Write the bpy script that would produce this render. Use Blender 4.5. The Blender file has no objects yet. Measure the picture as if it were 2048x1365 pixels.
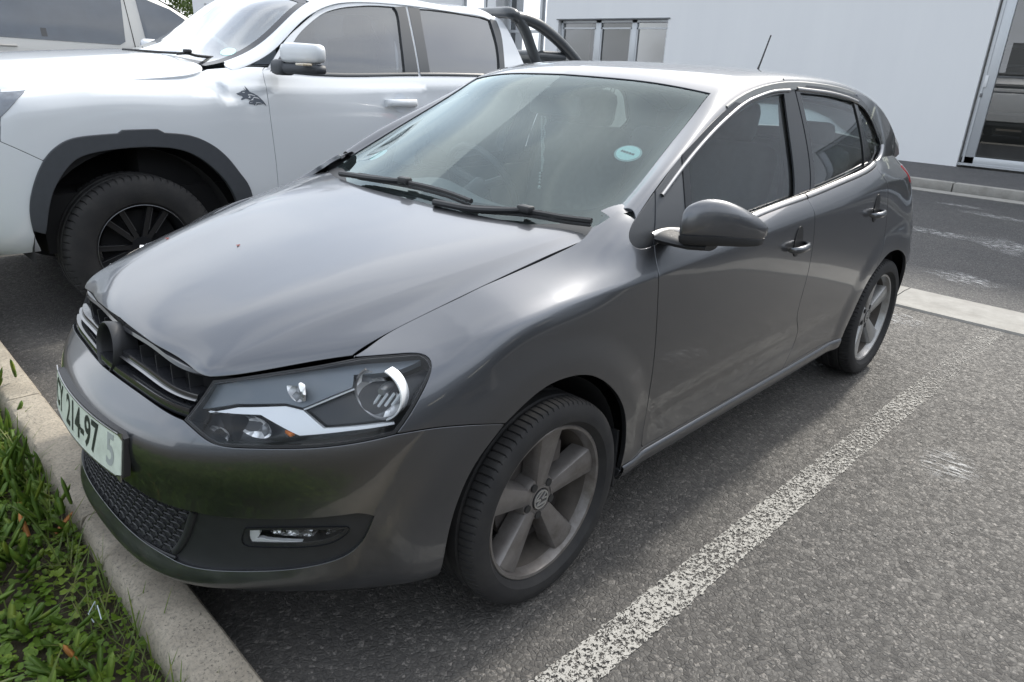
import bpy, bmesh, math, random
import numpy as np
from mathutils import Vector, Matrix
from mathutils.geometry import delaunay_2d_cdt
random.seed(7); np.random.seed(7)
C=bpy.context.scene.collection
SC=bpy.context.scene
R=math.radians
# ------------------------------------------------------------------ camera
cam=bpy.data.cameras.new('camera');co=bpy.data.objects.new('camera',cam);C.objects.link(co)
_yaw,_pit,_rol=-2.37479,0.37106,0.04712
_f=Vector((math.cos(_pit)*math.cos(_yaw),math.cos(_pit)*math.sin(_yaw),-math.sin(_pit)))
_r=_f.cross(Vector((0,0,1))).normalized();_u=_r.cross(_f)
_r2=_r*math.cos(_rol)+_u*math.sin(_rol);_u2=-_r*math.sin(_rol)+_u*math.cos(_rol)
M=Matrix((_r2,_u2,-_f)).transposed().to_4x4();M.translation=Vector((1.27053,1.87264,1.41567))
co.matrix_world=M
cam.sensor_width=36;cam.lens=1413.11776/2048*36;cam.clip_start=.05;cam.clip_end=800
SC.camera=co
# ------------------------------------------------------------------ sky and sun
SUN_EL=R(41);SUN_V=Vector((-math.cos(SUN_EL),-.07*math.cos(SUN_EL),math.sin(SUN_EL))).normalized()
w=bpy.data.worlds.new("World");SC.world=w;w.use_nodes=True
nt=w.node_tree;nt.nodes.clear()
def N_(t,**k):
    n=nt.nodes.new(t)
    for a,b in k.items(): setattr(n,a,b)
    return n
out=N_('ShaderNodeOutputWorld');bg=N_('ShaderNodeBackground');bg.inputs[1].default_value=.13
sky=N_('ShaderNodeTexSky');sky.sky_type='NISHITA';sky.sun_disc=False;sky.sun_elevation=SUN_EL
sky.sun_rotation=math.atan2(SUN_V.x,SUN_V.y);sky.dust_density=3.0;sky.air_density=1.2
tc=N_('ShaderNodeTexCoord');mp=N_('ShaderNodeMapping');mp.inputs['Scale'].default_value=(1.0,2.2,4.5)
no=N_('ShaderNodeTexNoise');no.inputs['Scale'].default_value=1.6;no.inputs['Detail'].default_value=7;no.inputs['Roughness'].default_value=.52;no.inputs['Distortion'].default_value=.6
cr=N_('ShaderNodeValToRGB');cr.color_ramp.elements[0].position=.36;cr.color_ramp.elements[0].color=(.35,.35,.35,1);cr.color_ramp.elements[1].position=.66;cr.color_ramp.elements[1].color=(1,1,1,1)
mx=N_('ShaderNodeMix',data_type='RGBA')
mx.inputs[7].default_value=(7.0,7.3,7.7,1)
nt.links.new(tc.outputs['Generated'],mp.inputs[0]);nt.links.new(mp.outputs[0],no.inputs['Vector']);nt.links.new(no.outputs[0],cr.inputs[0])
nt.links.new(cr.outputs[0],mx.inputs[0]);nt.links.new(sky.outputs[0],mx.inputs[6]);# hazy brightening of the sky round the sun
vd=N_('ShaderNodeVectorMath',operation='DOT_PRODUCT');nrmz=N_('ShaderNodeVectorMath',operation='NORMALIZE');nt.links.new(tc.outputs['Generated'],nrmz.inputs[0]);nt.links.new(nrmz.outputs[0],vd.inputs[0]);vd.inputs[1].default_value=tuple(SUN_V)
def M_(op,a,b):
    n=N_('ShaderNodeMath',operation=op)
    for i,q in enumerate((a,b)):
        if isinstance(q,bpy.types.NodeSocket): nt.links.new(q,n.inputs[i])
        else: n.inputs[i].default_value=q
    return n.outputs[0]
dp=M_('MAXIMUM',vd.outputs['Value'],0.);gl_=M_('ADD',M_('MULTIPLY',M_('POWER',dp,2.5),4.2),M_('MULTIPLY',M_('POWER',dp,16.),1.0))
gc=N_('ShaderNodeMix',data_type='RGBA',blend_type='MULTIPLY');gc.inputs[0].default_value=1.;gc.inputs[6].default_value=(1,.985,.955,1);nt.links.new(gl_,gc.inputs[7])
ad=N_('ShaderNodeMix',data_type='RGBA',blend_type='ADD');ad.inputs[0].default_value=1.;nt.links.new(mx.outputs[2],ad.inputs[6]);nt.links.new(gc.outputs[2],ad.inputs[7])
nt.links.new(ad.outputs[2],bg.inputs[0]);nt.links.new(bg.outputs[0],out.inputs[0])
sl=bpy.data.lights.new('sun','SUN');sl.energy=2.0;sl.angle=R(3.5);sl.color=(1,.95,.86)
so=bpy.data.objects.new('sun',sl);C.objects.link(so);so.location=(-10,-2,14);so.rotation_euler=SUN_V.to_track_quat('Z','Y').to_euler()
SC.view_settings.view_transform='Standard';SC.view_settings.look='None';SC.view_settings.exposure=0.93;SC.view_settings.gamma=1
SC.render.engine='CYCLES'
try:
    SC.cycles.max_bounces=10;SC.cycles.transparent_max_bounces=16;SC.cycles.caustics_reflective=False;SC.cycles.caustics_refractive=False
except Exception: pass
# ------------------------------------------------------------------ materials
MATS={}
class MB_:
    """tiny node helper"""
    def __init__(s,name):
        s.m=bpy.data.materials.new(name);s.m.use_nodes=True;s.t=s.m.node_tree;s.p=s.t.nodes['Principled BSDF'];s.o=s.t.nodes['Material Output'];s._tc=None
    def n(s,t,ins=None,**k):
        n=s.t.nodes.new(t)
        for a,b in k.items(): setattr(n,a,b)
        for a,b in (ins or {}).items():
            if hasattr(b,'is_output') or isinstance(b,bpy.types.NodeSocket): s.t.links.new(b,n.inputs[a])
            else: n.inputs[a].default_value=b
        return n
    def set(s,**k):
        for a,b in k.items():
            i=s.p.inputs[a.replace('_',' ')]
            if isinstance(b,bpy.types.NodeSocket): s.t.links.new(b,i)
            else: i.default_value=b
        return s
    def obj(s,kind='Object'):
        if s._tc is None: s._tc=s.t.nodes.new('ShaderNodeTexCoord')
        return s._tc.outputs[kind]
    def noise(s,scale,detail=3,rough=.5,vec=None,dist=0,out=0):
        return s.n('ShaderNodeTexNoise',{'Vector':vec or s.obj(),'Scale':scale,'Detail':detail,'Roughness':rough,'Distortion':dist}).outputs[out]
    def vor(s,scale,feature='F1',vec=None,out='Distance',rnd=1.):
        return s.n('ShaderNodeTexVoronoi',{'Vector':vec or s.obj(),'Scale':scale,'Randomness':rnd},feature=feature).outputs[out]
    def ramp(s,fac,stops):
        n=s.n('ShaderNodeValToRGB',{'Fac':fac});e=n.color_ramp.elements
        while len(e)<len(stops): e.new(.5)
        for q,(p_,c) in zip(e,stops):
            q.position=p_;q.color=tuple(c)+(1,) if isinstance(c,(tuple,list)) else (c,c,c,1)
        return n.outputs[0]
    def mix(s,fac,a,b,blend='MIX'):
        f=lambda v:v if isinstance(v,bpy.types.NodeSocket) or not isinstance(v,tuple) else (tuple(v)+(1,))[:4]
        return s.n('ShaderNodeMix',{0:fac,6:f(a),7:f(b)},data_type='RGBA',blend_type=blend).outputs[2]
    def math(s,op,a,b=0.,c=0.,clamp=False):
        return s.n('ShaderNodeMath',{0:a,1:b,2:c},operation=op,use_clamp=clamp).outputs[0]
    def bump(s,h,strength=.2,dist=.01):
        s.set(Normal=s.n('ShaderNodeBump',{'Height':h,'Strength':strength,'Distance':dist}).outputs[0]);return s
    def xyz(s,vec=None):
        n=s.n('ShaderNodeSeparateXYZ',{0:vec or s.obj()});return n.outputs
def simple(name,col,rough=.5,metal=0.,coat=0.,spec=.5,var=.0,vs=8.,bump=0.,bs=200.,bd=.002):
    if name in MATS: return MATS[name]
    b=MB_(name);c=tuple(col)+(1,)
    b.set(Base_Color=c,Roughness=rough,Metallic=metal,Coat_Weight=coat,Specular_IOR_Level=spec)
    if var: b.set(Base_Color=b.mix(b.math('MULTIPLY',b.noise(vs,4),1.,clamp=True),tuple(x*(1-var) for x in col),tuple(min(1,x*(1+var)) for x in col)))
    if bump: b.bump(b.noise(bs,3),bump,bd)
    MATS[name]=b.m;return b.m
def glass(name,tint,refl=1.6,rough=.0,grime_sheen=.0,ior=1.5,gcol=(.95,.97,1),dcol=(.62,.62,.58)):
    if name in MATS: return MATS[name]
    b=MB_(name);t=b.t;t.nodes.remove(b.p)
    tr=b.n('ShaderNodeBsdfTransparent',{'Color':tuple(tint)+(1,)})
    gl=b.n('ShaderNodeBsdfGlossy',{'Color':tuple(gcol)+(1,),'Roughness':rough})
    fr=b.n('ShaderNodeFresnel',{'IOR':ior})
    f=b.math('MULTIPLY',fr.outputs[0],refl,clamp=True)
    m=b.n('ShaderNodeMixShader',{0:f,1:tr.outputs[0],2:gl.outputs[0]})
    if grime_sheen:
        df=b.n('ShaderNodeBsdfDiffuse',{'Color':tuple(dcol)+(1,)})  # veil of grime plus reflected sky brightness, put into a diffuse colour
        g=b.math('MULTIPLY',b.ramp(b.noise(3.,6,.7),[(.3,.3),(.8,1.)]),grime_sheen)
        m=b.n('ShaderNodeMixShader',{0:g,1:m.outputs[0],2:df.outputs[0]})
    t.links.new(m.outputs[0],b.o.inputs[0]);MATS[name]=b.m;return b.m
def paint(name,col,metal,rough,dirt=0.,dirtcol=(.22,.20,.17),flake=True,coat=1.,cior=1.5):
    b=MB_(name)
    z=b.xyz()[2]
    n1=b.noise(1.6,5,.6);n2=b.noise(14,6,.65)
    low=b.ramp(b.math('ADD',z,b.math('MULTIPLY',n1,.25)),[(.30,1.),(.62,.0)])
    d=b.math('MULTIPLY',b.math('ADD',b.math('MULTIPLY',low,b.ramp(n2,[(.38,.15),(.7,1.)])),b.math('MULTIPLY',b.ramp(n1,[(.45,0.),(.75,.10)]),1.)),dirt,clamp=True)
    c=b.mix(d,tuple(col),tuple(dirtcol))
    b.set(Base_Color=c,Metallic=b.math('MULTIPLY',b.math('SUBTRACT',1.,d),metal),Roughness=b.math('ADD',b.math('MULTIPLY',d,.5),rough),
          Coat_Weight=b.math('SUBTRACT',coat,b.math('MULTIPLY',d,.9)),Coat_Roughness=b.math('ADD',b.math('MULTIPLY',d,.35),.05),Coat_IOR=cior)
    if flake:
        b.set(Normal=b.n('ShaderNodeBump',{'Height':b.noise(900,1),'Strength':.06,'Distance':.001}).outputs[0])
    MATS[name]=b.m;return b.m
# ------------------------------------------------------------------ object helpers
def link(o,parent=None):
    C.objects.link(o)
    if parent is not None: o.parent=parent
    return o
def tag(o,label,cat,group=None,kind=None):
    if label:o['label']=label
    if cat:o['category']=cat
    if group:o['group']=group
    if kind:o['kind']=kind
    return o
def empty(name,label,cat,loc=(0,0,0),rz=0.,group=None):
    o=bpy.data.objects.new(name,None);o.empty_display_size=.2;C.objects.link(o);o.location=loc;o.rotation_euler=(0,0,rz);return tag(o,label,cat,group)
def mesh(name,V,F,m,parent=None,N=None,smooth=True,ang=None):
    me=bpy.data.meshes.new(name);me.from_pydata([tuple(map(float,v)) for v in V],[],[tuple(map(int,f)) for f in F]);me.update()
    if m: me.materials.append(m)
    if smooth: me.polygons.foreach_set('use_smooth',[True]*len(me.polygons))
    if ang is not None:
        try: me.set_sharp_from_angle(angle=R(ang))
        except Exception: pass
    if N is not None: me.normals_split_custom_set_from_vertices([tuple(map(float,n)) for n in N])
    o=bpy.data.objects.new(name,me);return link(o,parent)
class Geo:
    """collects pieces into one mesh"""
    def __init__(s): s.V=[];s.F=[]
    def add(s,V,F):
        k=len(s.V);s.V+= [tuple(map(float,v)) for v in V];s.F+=[tuple(int(i)+k for i in f) for f in F];return s
    def box(s,c,d,M=None,bev=0.):
        x,y,z=[q/2 for q in d]
        if bev>0:
            b=bev;V=[];
            bm=bmesh.new();bmesh.ops.create_cube(bm,size=1.)
            for v in bm.verts: v.co=Vector((v.co.x*d[0],v.co.y*d[1],v.co.z*d[2]))
            bmesh.ops.bevel(bm,geom=bm.edges[:],offset=b,segments=2,affect='EDGES',profile=.5)
            V=[v.co.copy() for v in bm.verts];bm.verts.index_update();F=[[v.index for v in f.verts] for f in bm.faces];bm.free()
        else:
            V=[Vector((a*x,b*y,e*z)) for a in (-1,1) for b in (-1,1) for e in (-1,1)]
            F=[(0,1,3,2),(4,6,7,5),(0,4,5,1),(2,3,7,6),(0,2,6,4),(1,5,7,3)]
        if M is not None: V=[M@v for v in V]
        return s.add([Vector(c)+v for v in V],F)
    def tube(s,P,r,n=10,caps=True,closed=False):
        P=[Vector(q) for q in P];m=len(P);rr=r if hasattr(r,'__len__') else [r]*m;V=[];F=[];up=None
        for i,q in enumerate(P):
            if closed: t=(P[(i+1)%m]-P[i-1]).normalized()
            else: t=(P[min(i+1,m-1)]-P[max(i-1,0)]).normalized()
            if up is None:
                up=Vector((0,0,1)) if abs(t.z)<.9 else Vector((1,0,0))
            a=(up-t*up.dot(t)).normalized();b=t.cross(a);up=a
            V+=[q+(a*math.cos(k*2*math.pi/n)+b*math.sin(k*2*math.pi/n))*rr[i] for k in range(n)]
        for i in range(m if closed else m-1):
            for k in range(n):
                j=(i+1)%m;F.append((i*n+k,i*n+(k+1)%n,j*n+(k+1)%n,j*n+k))
        if caps and not closed: F+=[tuple(range(n))[::-1],tuple((m-1)*n+k for k in range(n))]
        return s.add(V,F)
    def loft(s,secs,closed=True,caps=True):
        n=len(secs[0]);V=[v for q in secs for v in q];F=[]
        for i in range(len(secs)-1):
            for k in range(n if closed else n-1): F.append((i*n+k,i*n+(k+1)%n,(i+1)*n+(k+1)%n,(i+1)*n+k))
        if caps: F+=[tuple(range(n))[::-1],tuple((len(secs)-1)*n+k for k in range(n))]
        return s.add(V,F)
    def rev(s,prof,n=48,axis='y',closed=False,c=(0,0,0)):
        """prof: list of (radius, axial)"""
        V=[];m=len(prof);F=[]
        for k in range(n):
            a=2*math.pi*k/n
            for r,h in prof:
                q={'y':(r*math.cos(a),h,r*math.sin(a)),'z':(r*math.cos(a),r*math.sin(a),h),'x':(h,r*math.cos(a),r*math.sin(a))}[axis]
                V.append((q[0]+c[0],q[1]+c[1],q[2]+c[2]))
        for k in range(n):
            j=(k+1)%n
            for i in range(m if closed else m-1): F.append((k*m+i,k*m+(i+1)%m,j*m+(i+1)%m,j*m+i))
        return s.add(V,F)
    def prism(s,poly,h,M=None,c=(0,0,0)):
        """poly in local xy, extruded along local z by h"""
        n=len(poly);V=[Vector((x,y,0)) for x,y in poly]+[Vector((x,y,h)) for x,y in poly]
        if M is not None: V=[M@v for v in V]
        V=[v+Vector(c) for v in V]
        return s.add(V,[tuple(range(n))[::-1],tuple(range(n,2*n))]+[(i,(i+1)%n,n+(i+1)%n,n+i) for i in range(n)])
    def build(s,name,m,parent=None,smooth=True,ang=35,loc=None,fix=True,rot=None):
        me=bpy.data.meshes.new(name);me.from_pydata(s.V,[],s.F)
        if fix:
            bm=bmesh.new();bm.from_mesh(me);bmesh.ops.recalc_face_normals(bm,faces=bm.faces[:]);bm.to_mesh(me);bm.free()
        me.update();me.materials.append(m)
        if smooth:
            me.polygons.foreach_set('use_smooth',[True]*len(me.polygons))
            try: me.set_sharp_from_angle(angle=R(ang))
            except Exception: pass
        o=bpy.data.objects.new(name,me);link(o,parent)
        if loc is not None:o.location=loc
        if rot is not None:o.rotation_euler=rot
        return o
# ------------------------------------------------------------------ body surfaces (metres)
def nat_spline(t, Y):
    """second derivatives of a natural cubic spline through Y (n,...) at knots t"""
    n=len(t);h=np.diff(t);A=np.zeros((n,n));B=np.zeros((n,)+Y.shape[1:])
    A[0,0]=A[-1,-1]=1
    for i in range(1,n-1):
        A[i,i-1]=h[i-1];A[i,i]=2*(h[i-1]+h[i]);A[i,i+1]=h[i]
        B[i]=6*((Y[i+1]-Y[i])/h[i]-(Y[i]-Y[i-1])/h[i-1])
    return np.linalg.solve(A,B.reshape(n,-1)).reshape(B.shape)
class Off:
    def __init__(s,F,o):
        s.F,s.o,s.U,s.V,s.sgn=F,o,F.U,F.V,1
    def P(s,u,v):
        u=np.atleast_1d(np.asarray(u,float));v=np.atleast_1d(np.asarray(v,float));return s.F.P(u,v)+s.F.N(u,v)*s.o
    def N(s,u,v): return s.F.N(u,v)
    def jac(s,u,v): return s.F.jac(u,v)
class Surf:
    """u: natural cubic spline through stations; v: clamped uniform cubic B-spline over rows"""
    def __init__(s,grid,sym=(),disp=None,ref=4):
        G=np.array(grid,float);s.G=G;s.n,s.m=G.shape[:2]
        d=np.linalg.norm(np.diff(G[:,ref],axis=0),axis=1)
        s.t=np.concatenate([[0],np.cumsum(d)]);s.sym=sym;s.disp=disp
        if 0 in sym:   # mirror first station to get zero slope at y=0
            k=3;M=G[1:k+1][::-1]*np.array([1,-1,1]);G2=np.concatenate([M,G]);t2=np.concatenate([-s.t[1:k+1][::-1],s.t])
        else: G2,t2=G,s.t
        if 1 in sym:
            k=3;T=t2[-1];M=G2[-k-1:-1][::-1]*np.array([1,-1,1]);tt=2*T-t2[-k-1:-1][::-1];G2=np.concatenate([G2,M]);t2=np.concatenate([t2,tt])
        s.G2,s.t2=G2,t2;s.S=nat_spline(t2,G2)
        # v basis : pad control rows (ends interpolated)
        s.U=s.t[-1];s.V=s.m-1.
    def base(s,u,v):
        u=np.clip(u,0,s.U);v=np.clip(v,0,s.V)
        t=s.t2;i=np.clip(np.searchsorted(t,u,side='right')-1,0,len(t)-2);h=t[i+1]-t[i]
        a=((t[i+1]-u)/h)[:,None,None];b=1-a;hh=(h**2/6)[:,None,None]
        R=a*s.G2[i]+b*s.G2[i+1]+((a**3-a)*s.S[i]+(b**3-b)*s.S[i+1])*hh     # (N,m,3)
        first=2*R[:,:1]-R[:,1:2];last=2*R[:,-1:]-R[:,-2:-1]
        R=np.concatenate([first,R,last],1)
        j=np.clip(v.astype(int),0,s.m-2);f=(v-j)[:,None];N=np.arange(len(u))
        b0=(1-f)**3/6;b1=(3*f**3-6*f**2+4)/6;b2=(-3*f**3+3*f**2+3*f+1)/6;b3=f**3/6
        return b0*R[N,j]+b1*R[N,j+1]+b2*R[N,j+2]+b3*R[N,j+3]
    def rawn(s,u,v,e=2e-3):
        du=s.base(np.minimum(u+e,s.U),v)-s.base(np.maximum(u-e,0),v)
        dv=s.base(u,np.minimum(v+e,s.V))-s.base(u,np.maximum(v-e,0))
        n=np.cross(du,dv);return n/(np.linalg.norm(n,axis=1,keepdims=True)+1e-12)
    def P(s,u,v):
        u=np.atleast_1d(np.asarray(u,float));v=np.atleast_1d(np.asarray(v,float))
        q=s.base(u,v)
        if s.disp is not None: q=q+s.disp(q,s.rawn(u,v))
        return q
    def jac(s,u,v,e=2e-3):
        u=np.atleast_1d(np.asarray(u,float));v=np.atleast_1d(np.asarray(v,float))
        u1,u0=np.minimum(u+e,s.U),np.maximum(u-e,0);v1,v0=np.minimum(v+e,s.V),np.maximum(v-e,0)
        du=(s.P(u1,v)-s.P(u0,v))/(u1-u0)[:,None];dv=(s.P(u,v1)-s.P(u,v0))/(v1-v0)[:,None]
        return du,dv
    def N(s,u,v):
        du,dv=s.jac(u,v);n=np.cross(du,dv);return n/(np.linalg.norm(n,axis=1,keepdims=True)+1e-12)
def smooth(a,b,x):
    t=np.clip((x-a)/(b-a),0,1);return t*t*(3-2*t)
# ---------------- hatchback: flank (bumpers, fenders, doors, quarters). rows bottom -> top, x forward, y left
FL=[
 # nose centre
 [(.78,0,.205),(.855,0,.195),(.885,0,.215),(.885,0,.25),(.862,0,.30),(.868,0,.42),(.882,0,.52),(.880,0,.585),(.835,0,.635),(.800,0,.68),(.780,0,.735),(.762,0,.775)],
 [(.76,.20,.205),(.845,.20,.195),(.875,.20,.215),(.873,.20,.25),(.850,.20,.30),(.857,.20,.42),(.869,.20,.52),(.867,.20,.585),(.822,.20,.637),(.786,.20,.68),(.768,.20,.735),(.750,.20,.775)],
 [(.70,.39,.205),(.785,.39,.200),(.815,.395,.222),(.812,.395,.255),(.795,.39,.30),(.800,.39,.42),(.817,.40,.52),(.813,.40,.592),(.780,.40,.645),(.752,.39,.69),(.738,.385,.735),(.728,.38,.768)],
 [(.60,.50,.205),(.675,.53,.205),(.700,.54,.232),(.700,.545,.265),(.690,.54,.31),(.695,.54,.42),(.715,.55,.52),(.713,.553,.60),(.690,.545,.655),(.655,.53,.715),(.640,.515,.76),(.62,.50,.79)],
 [(.50,.60,.205),(.565,.63,.208),(.588,.645,.236),(.590,.65,.27),(.585,.65,.32),(.590,.655,.42),(.600,.665,.52),(.597,.668,.61),(.577,.665,.665),(.545,.645,.74),(.525,.620,.785),(.505,.59,.812)],
 [(.42,.68,.205),(.450,.715,.212),(.465,.73,.24),(.470,.738,.28),(.472,.742,.34),(.475,.748,.43),(.478,.757,.52),(.470,.762,.62),(.450,.758,.68),(.425,.735,.765),(.40,.685,.803),(.385,.600,.836)],
 [(.33,.72,.205),(.340,.765,.215),(.345,.780,.245),(.345,.790,.29),(.345,.796,.35),(.345,.800,.43),(.343,.806,.53),(.340,.808,.63),(.320,.803,.70),(.300,.780,.790),(.27,.722,.838),(.25,.622,.876)],
 [(.15,.72,.205),(.150,.775,.215),(.150,.795,.25),(.150,.806,.30),(.150,.812,.37),(.150,.816,.46),(.150,.820,.57),(.150,.822,.67),(.148,.820,.76),(.140,.806,.840),(.130,.748,.888),(.12,.632,.918)],
 [(-.10,.72,.205),(-.10,.778,.215),(-.10,.80,.25),(-.10,.812,.30),(-.10,.820,.38),(-.10,.825,.48),(-.10,.829,.60),(-.10,.831,.71),(-.10,.831,.80),(-.10,.822,.868),(-.10,.768,.927),(-.105,.645,.968)],
 [(-.35,.72,.205),(-.35,.778,.215),(-.35,.80,.25),(-.35,.808,.30),(-.35,.812,.38),(-.35,.822,.48),(-.35,.831,.60),(-.35,.834,.71),(-.35,.834,.80),(-.35,.829,.895),(-.35,.789,.990),(-.37,.668,1.052)],
 [(-.65,.72,.205),(-.65,.778,.215),(-.65,.80,.25),(-.65,.805,.30),(-.65,.808,.38),(-.65,.822,.48),(-.65,.833,.60),(-.65,.837,.71),(-.65,.838,.80),(-.65,.834,.905),(-.65,.805,.950),(-.65,.765,.990)],
 [(-1.0,.72,.205),(-1.0,.778,.215),(-1.0,.80,.25),(-1.0,.805,.30),(-1.0,.808,.38),(-1.0,.822,.49),(-1.0,.834,.60),(-1.0,.838,.72),(-1.0,.839,.82),(-1.0,.835,.932),(-1.0,.805,.970),(-1.0,.782,.990)],
 [(-1.4,.72,.205),(-1.4,.778,.215),(-1.4,.80,.25),(-1.4,.805,.30),(-1.4,.809,.39),(-1.4,.823,.50),(-1.4,.834,.62),(-1.4,.838,.74),(-1.4,.838,.84),(-1.4,.834,.955),(-1.4,.803,.998),(-1.4,.778,1.02)],
 [(-1.8,.72,.205),(-1.8,.778,.215),(-1.8,.80,.25),(-1.8,.806,.30),(-1.8,.815,.39),(-1.8,.828,.51),(-1.8,.835,.64),(-1.8,.837,.76),(-1.8,.836,.86),(-1.8,.831,.980),(-1.8,.798,1.030),(-1.8,.768,1.055)],
 [(-2.1,.72,.205),(-2.1,.778,.215),(-2.1,.802,.25),(-2.1,.812,.30),(-2.1,.823,.40),(-2.1,.832,.53),(-2.1,.836,.66),(-2.1,.836,.77),(-2.1,.833,.87),(-2.1,.826,.998),(-2.1,.790,1.055),(-2.1,.757,1.085)],
 [(-2.45,.72,.205),(-2.45,.775,.215),(-2.45,.80,.25),(-2.45,.815,.31),(-2.45,.826,.41),(-2.45,.833,.54),(-2.45,.835,.67),(-2.45,.832,.78),(-2.45,.823,.88),(-2.45,.802,1.0),(-2.45,.750,1.058),(-2.45,.708,1.10)],
 [(-2.75,.68,.205),(-2.76,.745,.215),(-2.77,.778,.25),(-2.78,.796,.31),(-2.79,.808,.41),(-2.80,.814,.54),(-2.80,.814,.67),(-2.79,.792,.78),(-2.78,.768,.88),(-2.765,.728,.975),(-2.75,.680,1.035),(-2.73,.640,1.085)],
 [(-2.92,.62,.215),(-2.95,.675,.225),(-2.97,.71,.26),(-2.98,.735,.32),(-2.95,.738,.42),(-2.95,.740,.55),(-2.94,.724,.67),(-2.92,.700,.78),(-2.895,.670,.87),(-2.87,.632,.955),(-2.85,.60,1.02),(-2.82,.57,1.08)],
 [(-3.0,.50,.225),(-3.03,.55,.235),(-3.05,.58,.27),(-3.06,.60,.33),(-3.07,.610,.43),(-3.07,.612,.56),(-3.05,.59,.67),(-3.01,.56,.78),(-2.98,.535,.87),(-2.95,.51,.955),(-2.92,.48,1.02),(-2.89,.46,1.08)],
 [(-3.05,.25,.235),(-3.10,.27,.245),(-3.13,.28,.28),(-3.145,.29,.34),(-3.15,.295,.44),(-3.15,.30,.57),(-3.12,.295,.67),(-3.085,.29,.78),(-3.06,.285,.88),(-3.02,.28,.985),(-2.98,.27,1.05),(-2.94,.26,1.10)],
 [(-3.06,0,.235),(-3.11,0,.245),(-3.14,0,.28),(-3.155,0,.34),(-3.16,0,.44),(-3.16,0,.57),(-3.13,0,.67),(-3.095,0,.78),(-3.07,0,.88),(-3.03,0,.985),(-2.99,0,1.05),(-2.95,0,1.10)],
]
def tornado(x):  # height of the shoulder crease
    return np.interp(x,[-3.1,-2.14,-1.4,-1.0,-.63,-.35,-.18,0,.13,.245,.32,.5],[1.0,1.0,.956,.932,.905,.888,.881,.868,.851,.826,.79,.74])
def flank_disp(P,n):
    x,y,z=P.T;d=np.zeros(len(x))
    # soft flat flare round both arches
    for cx in (.02,-2.43):
        r=np.hypot(x-cx,z-.305)
        d+=.010*(1-smooth(.405,.50,r))*smooth(.2,.27,z)*(np.abs(x-cx)<.6)
    # shoulder crease: small ridge, hollow under the fender crown
    t=tornado(x);k=smooth(.42,.22,x)*smooth(-3.0,-2.6,x)*(y>.55)
    w=z-t
    k=k*(.55+.45*smooth(-.5,-.2,x));d+=k*(.0115*np.exp(-np.maximum(-w,0)/.052)*np.exp(-np.maximum(w,0)/.032)-.004*smooth(-.45,-.2,x)*np.exp(-((w-.050)/.03)**2))
    # the wing rises to meet the foot of the windscreen pillar
    d+=.023*np.exp(-((x+.385)/.15)**2)*np.exp(-((y-.712)/.060)**2)*smooth(.93,.98,z)
    # lower door swage
    s=.40+.03*(-x-1.0);k2=smooth(-.35,-.6,x)*smooth(-2.05,-1.8,x)
    d+=-k2*.0035*np.exp(-((z-s)/.045)**2)
    return n*d[:,None]
FLANK=Surf(FL,sym=(0,1),disp=flank_disp,ref=6)

# bonnet: half, stations from the centre line outwards, rows front -> rear
BN=[
 [(.776,0,.742),(.772,0,.768),(.74,0,.797),(.62,0,.842),(.42,0,.893),(.18,0,.942),(-.06,0,.982),(-.20,0,1.003),(-.28,0,1.012)],
 [(.764,.20,.738),(.760,.20,.764),(.728,.20,.794),(.61,.215,.840),(.415,.235,.891),(.18,.255,.940),(-.06,.275,.980),(-.20,.29,1.001),(-.285,.295,1.010)],
 [(.738,.36,.731),(.733,.36,.757),(.702,.365,.787),(.59,.40,.831),(.405,.45,.881),(.17,.505,.929),(-.06,.55,.970),(-.21,.585,.994),(-.29,.60,1.004)],
 [(.722,.425,.729),(.717,.427,.753),(.688,.435,.780),(.57,.465,.820),(.39,.515,.869),(.16,.565,.919),(-.065,.60,.963),(-.215,.63,.989),(-.29,.64,1.0)],
 [(.62,.508,.737),(.612,.510,.760),(.585,.517,.786),(.49,.54,.820),(.33,.575,.862),(.13,.61,.912),(-.075,.64,.957),(-.22,.66,.984),(-.295,.668,.996)],
 [(.46,.598,.755),(.455,.60,.780),(.43,.607,.803),(.36,.625,.835),(.24,.643,.868),(.08,.662,.915),(-.09,.675,.956),(-.225,.692,.982),(-.30,.705,.994)],
]
def bonnet_disp(P,n):
    x,y,z=P.T;w=y-np.interp(x,BCX,BCY);return n*(.0034*smooth(-.30,-.12,x)*np.exp(-np.abs(w)/.05))[:,None]
BCX=[-.28,0.,.3,.55,.72];BCY=[.655,.602,.537,.470,.425]
BONNET=Surf(BN,sym=(0,),ref=4,disp=bonnet_disp)
def _feat(F,us,f,vlo,vhi):
    lo=np.full(len(us),vlo,float);hi=np.full(len(us),vhi,float)
    for _ in range(26):
        m=(lo+hi)/2;P=F.base(us,m);g=f(P)<0;lo=np.where(g,m,lo);hi=np.where(g,hi,m)
    return np.stack([us,lo],1)
def _featu(F,vs,f,ulo,uhi):
    lo=np.full(len(vs),ulo,float);hi=np.full(len(vs),uhi,float)
    for _ in range(26):
        m=(lo+hi)/2;P=F.base(m,vs);g=f(P)<0;lo=np.where(g,m,lo);hi=np.where(g,hi,m)
    return np.stack([lo,vs],1)
FLANK.feat=_feat(FLANK,np.linspace(.85,4.0,190),lambda P:P[:,2]-tornado(P[:,0]),6.2,10.5);FLANK.fdir=1;FLANK.foff=(-.28,-.12,0,.11,.24,.42)
BONNET.feat=_featu(BONNET,np.linspace(.9,7.3,70),lambda P:P[:,1]-np.interp(P[:,0],BCX,BCY),.05,.7);BONNET.fdir=0;BONNET.foff=(-.02,-.008,0,.008,.02)
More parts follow.
